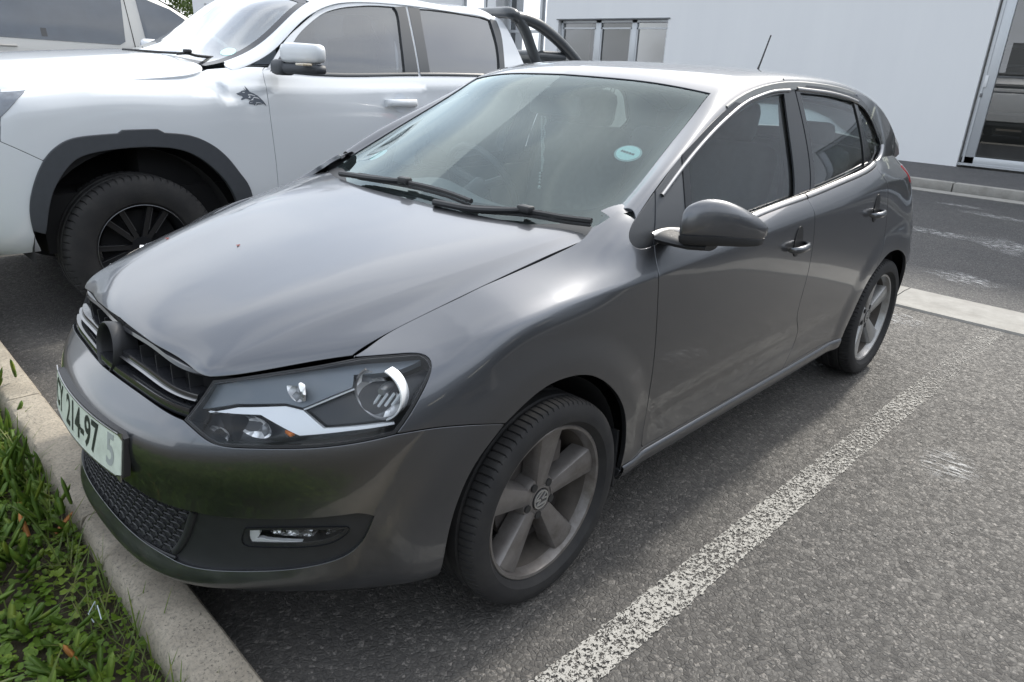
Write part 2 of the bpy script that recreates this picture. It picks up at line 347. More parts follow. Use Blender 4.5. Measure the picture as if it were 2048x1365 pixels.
# upper body: A pillar, windscreen, roof rail, roof.  stations front -> rear, rows outboard -> centre
UP=[
 [(-.34,.752,1.01),(-.335,.745,1.022),(-.325,.73,1.03),(-.31,.70,1.02),(-.30,.675,1.0),(-.20,.46,.985),(-.13,.23,.965),(-.115,0,.96)],
 [(-.48,.728,1.10),(-.472,.720,1.108),(-.46,.701,1.106),(-.445,.68,1.088),(-.44,.658,1.068),(-.34,.45,1.062),(-.28,.23,1.050),(-.26,0,1.045)],
 [(-.68,.693,1.197),(-.675,.685,1.206),(-.665,.665,1.205),(-.65,.643,1.192),(-.645,.622,1.181),(-.55,.43,1.178),(-.49,.22,1.173),(-.47,0,1.170)],
 [(-.90,.655,1.283),(-.895,.648,1.297),(-.885,.63,1.306),(-.87,.608,1.305),(-.865,.588,1.300),(-.79,.42,1.305),(-.735,.21,1.304),(-.715,0,1.303)],
 [(-1.08,.637,1.345),(-1.075,.63,1.358),(-1.06,.612,1.372),(-1.03,.59,1.379),(-1.0,.566,1.374),(-.955,.40,1.393),(-.92,.20,1.404),(-.91,0,1.407)],
 [(-1.28,.628,1.383),(-1.275,.622,1.398),(-1.26,.605,1.412),(-1.24,.575,1.420),(-1.22,.54,1.426),(-1.2,.38,1.441),(-1.18,.19,1.448),(-1.17,0,1.45)],
 [(-1.55,.624,1.397),(-1.55,.618,1.41),(-1.55,.60,1.423),(-1.55,.57,1.431),(-1.55,.53,1.437),(-1.55,.37,1.450),(-1.55,.18,1.456),(-1.55,0,1.458)],
 [(-1.85,.622,1.388),(-1.85,.616,1.402),(-1.85,.598,1.416),(-1.85,.565,1.425),(-1.85,.525,1.432),(-1.85,.37,1.446),(-1.85,.18,1.452),(-1.85,0,1.454)],
 [(-2.10,.622,1.366),(-2.10,.615,1.382),(-2.10,.597,1.398),(-2.10,.56,1.410),(-2.10,.52,1.418),(-2.11,.36,1.435),(-2.12,.18,1.442),(-2.12,0,1.444)],
 [(-2.30,.628,1.325),(-2.31,.620,1.342),(-2.32,.600,1.362),(-2.33,.56,1.380),(-2.34,.52,1.393),(-2.36,.36,1.415),(-2.38,.18,1.424),(-2.38,0,1.427)],
 [(-2.48,.640,1.262),(-2.50,.632,1.280),(-2.53,.608,1.305),(-2.56,.56,1.333),(-2.58,.51,1.352),(-2.61,.36,1.380),(-2.63,.18,1.392),(-2.64,0,1.396)],
 [(-2.64,.655,1.175),(-2.67,.643,1.195),(-2.71,.610,1.225),(-2.75,.56,1.265),(-2.78,.50,1.295),(-2.81,.35,1.335),(-2.83,.18,1.350),(-2.84,0,1.355)],
 [(-2.78,.650,1.10),(-2.82,.630,1.11),(-2.86,.59,1.13),(-2.89,.53,1.16),(-2.91,.46,1.19),(-2.93,.32,1.22),(-2.95,.16,1.235),(-2.95,0,1.24)],
 [(-2.86,.62,1.04),(-2.90,.60,1.04),(-2.93,.56,1.05),(-2.96,.50,1.06),(-2.98,.43,1.07),(-3.0,.30,1.08),(-3.02,.15,1.085),(-3.02,0,1.085)],
]
UPPER=Surf(UP,ref=2)
# side glass plane
_gx=[-.25,-.45,-.65,-1.0,-1.4,-1.8,-2.1,-2.45,-2.75,-2.95]
_gy=[.772,.770,.775,.778,.775,.765,.750,.715,.650,.57]
_gz=[.96,.965,.97,.99,1.02,1.055,1.085,1.11,1.11,1.10]
SG=[[(x,(y-.165*t**1.25) if t>=0 else y+.02*-t,z+.4*t) for t in (-.15,0.,.15,.35,.6,.85,1.1)] for x,y,z in zip(_gx,_gy,_gz)]
SIDE=Surf(SG,ref=3)
# ---------------- pick-up truck (local y, centre line at 0)
def _row(x,pairs): return [(x,y,z) for y,z in pairs]
TFG=[
 [(.80,0,.42),(.88,0,.46),(.90,0,.60),(.90,0,.80),(.905,0,.95),(.90,0,1.08),(.89,0,1.16),(.87,0,1.22),(.84,0,1.26),(.80,0,1.28)],
 [(.78,.45,.42),(.86,.45,.46),(.88,.45,.60),(.88,.45,.80),(.885,.45,.95),(.88,.45,1.08),(.87,.45,1.16),(.85,.45,1.215),(.82,.45,1.25),(.78,.44,1.27)],
 [(.66,.74,.42),(.72,.78,.46),(.745,.80,.60),(.75,.80,.80),(.75,.80,.95),(.745,.79,1.08),(.735,.78,1.15),(.71,.76,1.20),(.68,.73,1.23),(.65,.70,1.245)],
 [(.46,.88,.44),(.48,.92,.50),(.49,.935,.62),(.49,.94,.80),(.49,.94,.95),(.485,.935,1.07),(.48,.925,1.13),(.47,.90,1.18),(.46,.86,1.22),(.45,.80,1.245)],
 _row(.22,[(.88,.45),(.93,.50),(.95,.62),(.955,.80),(.955,.95),(.955,1.08),(.945,1.16),(.912,1.21),(.865,1.25),(.80,1.275)]),
 _row(-.10,[(.88,.45),(.93,.50),(.95,.62),(.955,.80),(.957,.95),(.957,1.09),(.946,1.175),(.912,1.225),(.865,1.265),(.80,1.29)]),
 _row(-.45,[(.88,.45),(.93,.50),(.95,.62),(.953,.80),(.955,.95),(.955,1.07),(.944,1.16),(.915,1.225),(.870,1.28),(.80,1.315)]),
 _row(-.75,[(.86,.42),(.91,.46),(.935,.60),(.942,.80),(.946,.95),(.946,1.07),(.940,1.17),(.922,1.24),(.895,1.30),(.855,1.345)]),
 _row(-1.1,[(.85,.42),(.90,.46),(.928,.60),(.938,.80),(.943,.95),(.944,1.07),(.939,1.17),(.924,1.24),(.902,1.29),(.878,1.33)]),
 _row(-1.8,[(.85,.42),(.90,.46),(.928,.60),(.938,.80),(.943,.95),(.944,1.07),(.939,1.18),(.924,1.25),(.902,1.30),(.878,1.34)]),
 _row(-2.5,[(.85,.42),(.90,.46),(.928,.60),(.938,.80),(.943,.95),(.944,1.07),(.939,1.18),(.924,1.26),(.902,1.31),(.878,1.35)]),
 _row(-3.2,[(.86,.44),(.91,.48),(.940,.62),(.948,.80),(.950,.95),(.950,1.08),(.942,1.20),(.925,1.29),(.900,1.33),(.86,1.345)]),
 _row(-4.2,[(.84,.48),(.90,.52),(.935,.64),(.945,.80),(.946,.95),(.944,1.08),(.935,1.20),(.915,1.29),(.890,1.33),(.85,1.345)]),
]
def tflank_disp(P,n):
    x,y,z=P.T;d=np.zeros(len(x))
    # ledge over the front arch, fading towards the door
    t=1.20-.32*np.maximum(-(x+.32),0)**1.4-.25*np.maximum(x-.18,0)**1.4;k=smooth(-.75,-.5,x)*smooth(.52,.42,x)
    w=z-t
    d+=k*(.012*smooth(.035,.0,w)*np.exp(-np.maximum(-w,0)/.12))
    # waist groove on the doors
    k2=smooth(-.8,-1.0,x)*.5+.5
    d+=.006*np.exp(-((z-1.235)/.02)**2)*(x<-.55)
    return n*d[:,None]
TFLANK=Surf(TFG,sym=(0,),disp=tflank_disp,ref=4)
TBG=[
 [(.80,0,1.24),(.78,0,1.29),(.62,0,1.325),(.28,0,1.365),(-.05,0,1.39),(-.30,0,1.408),(-.42,0,1.41)],
 [(.79,.25,1.24),(.77,.25,1.285),(.61,.25,1.318),(.28,.26,1.357),(-.05,.27,1.382),(-.31,.28,1.40),(-.43,.28,1.402)],
 [(.76,.45,1.23),(.74,.45,1.272),(.59,.46,1.304),(.27,.49,1.340),(-.06,.52,1.366),(-.33,.54,1.385),(-.45,.54,1.388)],
 [(.71,.56,1.22),(.69,.565,1.262),(.56,.58,1.292),(.26,.62,1.326),(-.07,.66,1.350),(-.36,.68,1.366),(-.48,.68,1.368)],
 [(.58,.70,1.19),(.57,.71,1.225),(.49,.74,1.250),(.24,.775,1.277),(-.08,.80,1.300),(-.38,.815,1.325),(-.52,.81,1.335)],
 [(.48,.81,1.15),(.47,.82,1.185),(.42,.84,1.205),(.22,.862,1.232),(-.09,.872,1.256),(-.39,.872,1.283),(-.54,.868,1.30)],
]
TBONNET=Surf(TBG,sym=(0,),ref=3)
TUG=[
 [(-.60,.86,1.30),(-.59,.85,1.315),(-.57,.82,1.33),(-.55,.78,1.335),(-.53,.74,1.33),(-.42,.5,1.36),(-.36,.25,1.375),(-.34,0,1.38)],
 [(-.90,.84,1.43),(-.89,.83,1.445),(-.87,.80,1.45),(-.85,.765,1.44),(-.83,.735,1.43),(-.72,.5,1.475),(-.68,.25,1.495),(-.67,0,1.50)],
 [(-1.10,.80,1.585),(-1.095,.79,1.60),(-1.08,.765,1.605),(-1.06,.735,1.595),(-1.04,.705,1.575),(-.94,.48,1.62),(-.90,.24,1.635),(-.885,0,1.64)],
 [(-1.36,.745,1.715),(-1.355,.735,1.735),(-1.34,.71,1.745),(-1.32,.68,1.745),(-1.30,.655,1.74),(-1.2,.45,1.775),(-1.17,.22,1.79),(-1.16,0,1.795)],
 [(-1.62,.72,1.755),(-1.62,.712,1.775),(-1.62,.69,1.79),(-1.61,.66,1.80),(-1.60,.63,1.805),(-1.58,.43,1.83),(-1.57,.21,1.845),(-1.56,0,1.85)],
 _row(-2.1,[(.715,1.765),(.707,1.785),(.685,1.80),(.655,1.81),(.625,1.817),(.43,1.84),(.21,1.852),(0,1.856)]),
 _row(-2.5,[(.715,1.755),(.707,1.775),(.685,1.79),(.655,1.80),(.625,1.807),(.43,1.83),(.21,1.842),(0,1.846)]),
 [(-2.82,.73,1.70),(-2.84,.72,1.72),(-2.85,.70,1.74),(-2.86,.66,1.755),(-2.865,.62,1.765),(-2.87,.42,1.79),(-2.87,.2,1.80),(-2.87,0,1.805)],
 [(-2.97,.76,1.55),(-2.98,.75,1.56),(-2.99,.72,1.57),(-3.0,.66,1.58),(-3.0,.6,1.585),(-3.01,.4,1.60),(-3.01,.2,1.605),(-3.01,0,1.61)],
 [(-3.07,.86,1.30),(-3.08,.85,1.30),(-3.09,.80,1.30),(-3.09,.72,1.30),(-3.09,.62,1.30),(-3.09,.4,1.30),(-3.09,.2,1.30),(-3.09,0,1.30)],
]
TUPPER=Surf(TUG,ref=2)
TSG=[[(x,.885-.175*max(t,0)**1.15+(.03*-t if t<0 else 0),1.31+.45*t) for t in (-.15,0.,.2,.4,.6,.8,1.,1.15)] for x in (-.4,-.8,-1.2,-1.6,-2.0,-2.4,-2.8,-3.05)]
TSIDE=Surf(TSG,ref=3)

# ------------------------------------------------------------------ curves and panels on a parametric surface
def crom(pts,n=6):
    """centripetal-ish Catmull-Rom through pts (open)"""
    P=np.array(pts,float)
    if len(P)<3: 
        t=np.linspace(0,1,n+1)[:,None];return P[0]+(P[1]-P[0])*t if len(P)==2 else P
    Q=np.concatenate([[2*P[0]-P[1]],P,[2*P[-1]-P[-2]]]);out=[]
    for i in range(1,len(Q)-2):
        p0,p1,p2,p3=Q[i-1:i+3]
        for k in range(n):
            t=k/n;out.append(.5*((2*p1)+(-p0+p2)*t+(2*p0-5*p1+4*p2-p3)*t*t+(-p0+3*p1-3*p2+p3)*t**3))
    out.append(Q[-2]);return np.array(out)
def resamp(P,step):
    d=np.linalg.norm(np.diff(P,axis=0),axis=1);s_=np.concatenate([[0],np.cumsum(d)]);n=max(int(round(s_[-1]/step)),1)
    t=np.linspace(0,s_[-1],n+1);return np.stack([np.interp(t,s_,P[:,k]) for k in range(P.shape[1])],1)
def curve(F,pts,step=.012,smooth=3,vs=.07):
    """smooth polyline in (u,v) through the points, about step metres apart, ends kept"""
    P=np.array(pts,float)*[1,vs]
    if len(P)>2: P=crom(P,8)
    P=resamp(P,step)
    for _ in range(smooth*3):
        if len(P)>2: P[1:-1]=P[1:-1]*.5+(P[:-2]+P[2:])*.25
    return P/[1,vs]
def inpoly(Q,poly):
    x,y=Q[:,0],Q[:,1];r=np.zeros(len(Q),bool);n=len(poly)
    for i in range(n):
        x1,y1=poly[i];x2,y2=poly[(i+1)%n]
        if y1==y2: continue
        c=((y1>y)!=(y2>y))&(x<(x2-x1)*(y-y1)/(y2-y1)+x1);r^=c
    return r
def segdist(Q,poly,closed=True):
    d=np.full(len(Q),1e9);n=len(poly)
    for i in range(n if closed else n-1):
        a=poly[i];b=poly[(i+1)%n];ab=b-a;L=ab@ab
        if L<1e-14: continue
        t=np.clip(((Q-a)@ab)/L,0,1);d=np.minimum(d,np.linalg.norm(Q-(a+t[:,None]*ab),axis=1))
    return d
def area2(P): return .5*np.sum(P[:,0]*np.roll(P[:,1],-1)-np.roll(P[:,0],-1)*P[:,1])
def outward(F,P,off):
    """in-surface outward direction at each vertex of a ccw-in-(u,v) loop, and the matching uv step per metre"""
    X=F.P(P[:,0],P[:,1]);N=F.N(P[:,0],P[:,1])
    t=np.roll(X,-1,0)-np.roll(X,1,0);t/=np.linalg.norm(t,axis=1,keepdims=True)+1e-12
    return X,N,t
def inset(F,P,d,fixy=True):
    """move a closed ccw loop inwards by d metres measured on the surface"""
    if d==0: return P
    X,N,t=outward(F,P,0);
    # sharpen corners: use bisector of the two edge normals
    e1=X-np.roll(X,1,0);e2=np.roll(X,-1,0)-X
    e1/=np.linalg.norm(e1,axis=1,keepdims=True)+1e-12;e2/=np.linalg.norm(e2,axis=1,keepdims=True)+1e-12
    n1=np.cross(N,e1);n2=np.cross(N,e2);b=n1+n2;b/=np.linalg.norm(b,axis=1,keepdims=True)+1e-12
    c=np.clip((b*n1).sum(1),.45,1);D=b*(d/c)[:,None]
    du,dv=F.jac(P[:,0],P[:,1])
    A=(du*du).sum(1);B=(du*dv).sum(1);E=(dv*dv).sum(1);p_=(du*D).sum(1);q_=(dv*D).sum(1);det=A*E-B*B+1e-12
    a=(E*p_-B*q_)/det;bb=(A*q_-B*p_)/det
    Q=P+np.stack([a,bb],1)
    if fixy: # vertices on the centre line stay on it
        m=np.abs(X[:,1])<2e-4;Q[m,0]=P[m,0] if F.ucenter else Q[m,0];
        if not F.ucenter: Q[m,1]=P[m,1]
    Q[:,0]=np.clip(Q[:,0],0,F.U);Q[:,1]=np.clip(Q[:,1],0,F.V)
    return Q
FLANK.ucenter=True;BONNET.ucenter=True;UPPER.ucenter=False;SIDE.ucenter=True
def panel(name,F,segs,m,parent=None,gap=.0028,depth=.016,res=.022,off=0.,side='L',holes=(),vs=.07,step=.012,rim=True,smooth=3,rr=.0016,pre=0.,ret=False):
    """cut a panel out of surface F along the loop segs [(u,v) lists]; side L, R or B (both halves in one mesh)"""
    loops=[]
    for k,S_ in enumerate([segs]+list(holes)):
        P=[]
        for q in S_:
            c=curve(F,q,step,smooth,vs)
            P.append(c if not len(P) or np.linalg.norm((P[-1][-1]-c[0])*[1,vs])>1e-4 else c[1:])
        P=np.concatenate(P)
        if np.linalg.norm((P[0]-P[-1])*[1,vs])<1e-4: P=P[:-1]
        P[:,0]=np.clip(P[:,0],0,F.U);P[:,1]=np.clip(P[:,1],0,F.V)
        keep=[0]
        for i in range(1,len(P)):
            if np.linalg.norm((P[i]-P[keep[-1]])*[1,vs])>1e-3: keep.append(i)
        P=P[keep]
        sgn=area2(P)*(1 if k==0 else -1)
        if sgn<0: P=P[::-1]
        # winding: ccw in (u,v) means surface normal du x dv is up, so inward = N x t
        P=inset(F,P,gap+pre)
        loops.append(P)
    sc=np.array([1,vs]);outer=loops[0]*sc
    lo,hi=outer.min(0),outer.max(0)
    gx=np.arange(lo[0],hi[0],res);gy=np.arange(lo[1],hi[1],res)
    G=np.stack(np.meshgrid(gx,gy,indexing='ij'),-1).reshape(-1,2)
    ok=inpoly(G,outer)&(segdist(G,outer)>res*.45)
    for h in loops[1:]:
        hs=h*sc;ok&=~inpoly(G,hs);ok&=segdist(G,hs)>res*.45
    G=G[ok]
    FF=getattr(F,'F',F)
    if hasattr(FF,'feat'):
        E_=[]
        for o_ in FF.foff:
            q=FF.feat.copy();q[:,FF.fdir]+=o_;E_.append(q*sc)
        core=FF.feat*sc
        if len(G): G=G[segdist(G,core,False)>res*.75]
        E_=np.concatenate(E_);ok=inpoly(E_,outer)&(segdist(E_,outer)>.0035)
        for h in loops[1:]: ok&=~inpoly(E_,h*sc)&(segdist(E_,h*sc)>.0035)
        G=np.concatenate([G,E_[ok]])
    vv=[];ee=[]
    for L in loops:
        k=len(vv);vv+=[tuple(q) for q in L*sc];n=len(L);ee+=[(k+i,k+(i+1)%n) for i in range(n)]
    nb=len(vv);vv+=[tuple(q) for q in G]
    rv,re,rf,ov,oe,of=delaunay_2d_cdt([Vector(q) for q in vv],ee,[],0,1e-6)
    rv=np.array([tuple(q) for q in rv])
    cen=np.array([rv[list(f)].mean(0) for f in rf]);ins=inpoly(cen,outer)
    for h in loops[1:]: ins&=~inpoly(cen,h*sc)
    faces=[tuple(f) for f,k in zip(rf,ins) if k]
    uv=rv/sc;N=F.N(uv[:,0],uv[:,1]);P=F.P(uv[:,0],uv[:,1])+N*off
    # orientation
    if faces:
        a,b,c=faces[0];nn=np.cross(P[b]-P[a],P[c]-P[a])
        if nn@N[a]<0: faces=[f[::-1] for f in faces]
    V=list(P);NN=list(N)
    if rim and depth>0:
        # boundary edges
        cnt={}
        for f in faces:
            for i in range(len(f)):
                e=(f[i],f[(i+1)%len(f)]);cnt[e]=1
        bd=[e for e in cnt if (e[1],e[0]) not in cnt]
        nxt={a:b for a,b in bd}
        nv={}
        prv={b:a for a,b in bd}
        for a in nxt:
            if a not in prv: continue
            t=P[nxt[a]]-P[prv[a]];t/=np.linalg.norm(t)+1e-12
            o=np.cross(t,N[a]);o/=np.linalg.norm(o)+1e-12
            ids=[]
            for (po,pn,wn) in ((.7*rr,-.35*rr,.7),(rr,-rr,.0),(rr,-depth,.0)):
                V.append(P[a]+o*po+N[a]*pn);nn=o*(1-wn)+N[a]*wn;NN.append(nn/np.linalg.norm(nn));ids.append(len(V)-1)
            nv[a]=ids
        for a,b in bd:
            if a not in nv or b not in nv: continue
            if abs(P[a][1])<2e-4 and abs(P[b][1])<2e-4: continue
            A_=[a]+nv[a];B_=[b]+nv[b]
            for i in range(3): faces.append((B_[i],A_[i],A_[i+1],B_[i+1]))
    V=np.array(V);NN=np.array(NN)
    MIR=np.array([1,-1,1])
    if side=='R': V=V*MIR;NN=NN*MIR;faces=[f[::-1] for f in faces]
    if side=='B':
        k=len(V);faces=faces+[tuple(i+k for i in f[::-1]) for f in faces];V=np.concatenate([V,V*MIR]);NN=np.concatenate([NN,NN*MIR])
    if ret: return V,faces,NN
    return mesh(name,V,faces,m,parent,N=NN)
def rings(name,F,segs,d1,d2,m,parent=None,off=0.,side='L',depth=.006,**k):
    """a frame between two insets of the same loop"""
    P=[]
    for q in segs:
        c=curve(F,q,.012,3);P.append(c if not len(P) or np.linalg.norm((P[-1][-1]-c[0])*[1,.07])>1e-4 else c[1:])
    P=np.concatenate(P)
    if np.linalg.norm((P[0]-P[-1])*[1,.07])<1e-4: P=P[:-1]
    if area2(P)<0: P=P[::-1]
    A=inset(F,P,d1);
    B=P
    for _ in range(4): B=inset(F,B,d2/4)
    n=len(A);X=[];
    for Q,o in ((A,-depth),(A,0),(B,0),(B,-depth)):
        Nn=F.N(Q[:,0],Q[:,1]);X.append(F.P(Q[:,0],Q[:,1])+Nn*(off+o))
    V=np.concatenate(X);fs=[]
    for r_ in range(3):
        for i in range(n):
            j=(i+1)%n;fs.append((r_*n+i,r_*n+j,(r_+1)*n+j,(r_+1)*n+i))
    if side=='R': V=V*[1,-1,1];fs=[f[::-1] for f in fs]
    return mesh(name,V,fs,m,parent,ang=40)
def strip(name,F,pts,width,height,m,parent=None,side='L',off=0.,n=7,v_dir=True):
    """raised rounded moulding that follows a (u,v) curve"""
    c=curve(F,pts,.015,3);X=F.P(c[:,0],c[:,1]);Nn=F.N(c[:,0],c[:,1])
    t=np.gradient(X,axis=0);t/=np.linalg.norm(t,axis=1,keepdims=True);b=np.cross(Nn,t)
    secs=[]
    for k in range(n):
        a=math.pi*k/(n-1);secs.append(X+b*(width/2*math.cos(a))+Nn*(off+height*math.sin(a)**.7 if 0<k<n-1 else off-.003))
    V=np.concatenate(secs);m_=len(X);fs=[(k*m_+i,k*m_+i+1,(k+1)*m_+i+1,(k+1)*m_+i) for k in range(n-1) for i in range(m_-1)]
    if side in('R',): V=V*[1,-1,1];fs=[f[::-1] for f in fs]
    o=mesh(name,V,fs,m,parent)
    bm=bmesh.new();bm.from_mesh(o.data);bmesh.ops.recalc_face_normals(bm,faces=bm.faces[:])
    for f in bm.faces: f.smooth=True
    bm.to_mesh(o.data);bm.free();return o
def text_mesh(s_,size,bold=0.,xs=1.,name='t'):
    cu=bpy.data.curves.new(name,'FONT');cu.body=s_;cu.size=size;cu.offset=bold;cu.align_x='CENTER';cu.align_y='CENTER';cu.resolution_u=3
    o=bpy.data.objects.new(name,cu);C.objects.link(o);bpy.context.view_layer.update()
    dg=bpy.context.evaluated_depsgraph_get();me=bpy.data.meshes.new_from_object(o.evaluated_get(dg))
    V=np.array([tuple(v.co) for v in me.vertices]);F_=[tuple(p_.vertices) for p_ in me.polygons]
    bpy.data.objects.remove(o);bpy.data.curves.remove(cu);bpy.data.meshes.remove(me)
    if len(V): V[:,0]*=xs
    return V,F_

# ================================================================== ground
def grid_sheet(x0,x1,y0,y1,z,name,m,label=None,n=1,kind='structure'):
    V=[(x0,y0,z),(x1,y0,z),(x1,y1,z),(x0,y1,z)];o=mesh(name,V,[(0,1,2,3)],m,None,smooth=False);tag(o,None,None,None,kind);return o
def asphalt(name,c1=(.052,.050,.048),c2=(.092,.088,.082),sc=1.):
    b=MB_(name)
    v=b.vor(75*sc,rnd=1.);vc=b.vor(75*sc,out='Color');sep=b.n('ShaderNodeSeparateColor',{0:vc}).outputs
    v2c=b.n('ShaderNodeSeparateColor',{0:b.vor(190*sc,out='Color')}).outputs
    f=b.math('ADD',b.math('MULTIPLY',sep[0],.6),b.math('MULTIPLY',v2c[0],.5))
    stone=b.ramp(f,[(.0,c1),(.55,tuple((a+d)/2 for a,d in zip(c1,c2))),(.84,c2),(1.0,(.19,.178,.165))])
    big=b.ramp(b.noise(.55,5,.62),[(.3,(.80,.80,.81)),(.7,(1.12,1.10,1.07))])
    med=b.ramp(b.noise(5.,5,.7),[(.3,(.86,.86,.86)),(.72,(1.10,1.10,1.09))])
    c=b.mix(1.,b.mix(1.,stone,big,'MULTIPLY'),med,'MULTIPLY')
    edge=b.ramp(b.vor(75*sc,'DISTANCE_TO_EDGE'),[(.0,.80),(.07,1.)])
    c=b.mix(1.,c,edge,'MULTIPLY')
    b.set(Base_Color=c,Roughness=b.math('SUBTRACT',.92,b.math('MULTIPLY',sep[1],.35)))
    h=b.math('ADD',b.math('MULTIPLY',b.ramp(b.vor(75*sc,'DISTANCE_TO_EDGE'),[(.0,0.),(.22,1.)]),b.math('ADD',.4,b.math('MULTIPLY',sep[2],.8))),b.math('MULTIPLY',b.noise(420,3),.35))
    b.bump(h,.65,.0035);return b
asp=asphalt('asphalt_coarse')
grid_sheet(-200,200,-200,200,-.004,'ground',asp.m)
grid_sheet(-3.905,.745,-9,14,.0,'parking_bay',asp.m)
KY=-.0140  # the bays are turned a little against the car
def rotz(P,a=KY):
    c,s_=math.cos(a),math.sin(a);return [(x*c-y*s_,x*s_+y*c,z) for x,y,z in P]
# worn white line
ln=MB_('worn_line_paint');o_=ln.obj()
vv=ln.vor(95,'DISTANCE_TO_EDGE');nn=ln.noise(85,4,.7);n3=ln.noise(1.1,3,.6);n4=ln.noise(230,3,.6)
wear=ln.math('ADD',ln.math('MULTIPLY',nn,.75),ln.math('MULTIPLY',n4,.45));
xx=ln.xyz()[0]
thr=ln.math('ADD',ln.n('ShaderNodeMapRange',{0:xx,1:-4.0,2:1.3,3:.685,4:.555}).outputs[0],ln.math('MULTIPLY',ln.math('SUBTRACT',n3,.5),.22))
mask=ln.n('ShaderNodeMapRange',{0:ln.math('SUBTRACT',wear,thr),1:-.012,2:.02}).outputs[0]
ln.set(Base_Color=ln.mix(ln.noise(30,4),(.31,.30,.275),(.40,.39,.36)),Roughness=.8);ln.bump(ln.noise(300,2),.3,.002)
trn=ln.n('ShaderNodeBsdfTransparent');mxs=ln.n('ShaderNodeMixShader',{0:mask,1:trn.outputs[0],2:ln.p.outputs[0]});ln.t.links.new(mxs.outputs[0],ln.o.inputs[0])
def line_strip(x0,x1,yc,w_,z,nm,m):
    n=420;V=[];rng=random.Random(int(yc*100)+5)
    for i in range(n+1):
        x=x0+(x1-x0)*i/n
        V+= [(x,yc-w_/2-abs(rng.gauss(0,.004)),z),(x,yc+w_/2+abs(rng.gauss(0,.004)),z)]
    V=rotz(V);F_=[(2*i,2*i+2,2*i+3,2*i+1) for i in range(n)]
    o=mesh(nm,V,F_,m,None,smooth=False);return tag(o,None,None,None,'structure')
line_strip(.73,-3.88,1.078,.105,.004,'parking_line',ln.m)
# kerb
CON=MB_('kerb_concrete');a1=CON.noise(9,6,.65);a2=CON.noise(90,5,.7);a3=CON.vor(130,out='Distance');zz=CON.xyz()
cc=CON.mix(CON.ramp(a1,[(.3,0.),(.7,1.)]),(.25,.22,.175),(.37,.33,.265))
cc=CON.mix(CON.ramp(a2,[(.46,0.),(.68,.75)]),cc,(.17,.155,.13))
pit=CON.ramp(CON.noise(160,3,.8),[(.60,0.),(.68,1.)]);cc=CON.mix(pit,cc,(.09,.085,.075))
moss=CON.math('MULTIPLY',CON.ramp(zz[2],[(.0,1.),(.095,0.)]),CON.ramp(a1,[(.4,.2),(.6,1.)]))
cc=CON.mix(CON.math('MULTIPLY',moss,.6),cc,(.13,.14,.07))
CON.set(Base_Color=cc,Roughness=.92);CON.bump(CON.math('ADD',CON.math('MULTIPLY',a2,.5),CON.math('MULTIPLY',pit,-.6)),.8,.004)
KX0,KX1=.765,.893
def kerb_piece(y0,y1,nm='kerb'):
    rng=random.Random(int(y0*10));n=max(int((y1-y0)/.022),4);secs=[]
    for i in range(n+1):
        y=y0+(y1-y0)*i/n
        ch=.003+(rng.random()**9)*.016;j=rng.uniform(-.0006,.0006)
        e=.006 if i in(0,n) else 0
        P=[(KX0-.004+e,-.03),(KX0-.002+e,.100),(KX0+.008,.117-e),(KX0+.018,.121-e),(KX1-.022,.121-e),(KX1-.006-ch*.6,.117-e-ch*.3),(KX1+.004-ch*.3-e,.104-ch),(KX1+.010-e,.07),(KX1+.013-e,-.03)]
        secs.append([Vector((x+j,y,z+j)) for x,z in P])
    g=Geo().loft(secs);g.V=rotz(g.V)
    o=g.build(nm,CON.m,None,ang=35);return o
ys=[-9.6+1.0*k+.38 for k in range(0,17)]
kl={}
for k,y in enumerate(ys):
    o=kerb_piece(y+.003,y+1.0-.003);tag(o,None,None,None,'structure')
# planting bed soil
SOIL=MB_('bed_soil');s1=SOIL.noise(14,6,.7);SOIL.set(Base_Color=SOIL.mix(s1,(.045,.035,.022),(.13,.105,.07)),Roughness=.95);SOIL.bump(SOIL.noise(60,6,.7),1.,.03)
V=[];nx,ny=40,120
rng=np.random.RandomState(3)
for i in range(nx+1):
    for j in range(ny+1):
        x=.90+i*(5.0)/nx;y=-8+j*14./ny;V.append((x,y,.035+.05*min(1,(x-.9)/.6)+.02*math.sin(3*x+2*y)+rng.uniform(-.01,.01)))
soil=mesh('planting_bed',V,[(i*(ny+1)+j,(i+1)*(ny+1)+j,(i+1)*(ny+1)+j+1,i*(ny+1)+j+1) for i in range(nx) for j in range(ny)],SOIL.m);tag(soil,None,None,None,'structure')
# concrete channel behind the bays
ST=MB_('channel_concrete');t1=ST.noise(6,6,.7);t2=ST.noise(60,4,.7);ST.set(Base_Color=ST.mix(ST.ramp(t1,[(.3,0.),(.7,1.)]),(.23,.22,.20),(.33,.32,.295)),Roughness=.9);ST.bump(t2,.5,.004)
g=Geo();sec=[(-4.44,.012),(-4.30,.014),(-4.16,.004),(-4.04,.010),(-3.91,.014),(-3.89,-.02),(-4.46,-.02)]
for k in range(9):
    y0=-10+2.6*k;secs=[[Vector((x+.012*math.sin(y*2.1),y,z)) for x,z in sec] for y in np.linspace(y0+.004,y0+2.6-.004,12)]
    g.loft(secs)
g.V=rotz(g.V);o=g.build('drain_channel',ST.m,ang=30);tag(o,None,None,None,'structure')
road=asphalt('asphalt_fine',(.042,.042,.044),(.065,.065,.066),1.6)
grid_sheet(-10.45,-4.44,-30,30,.002,'road',road.m)

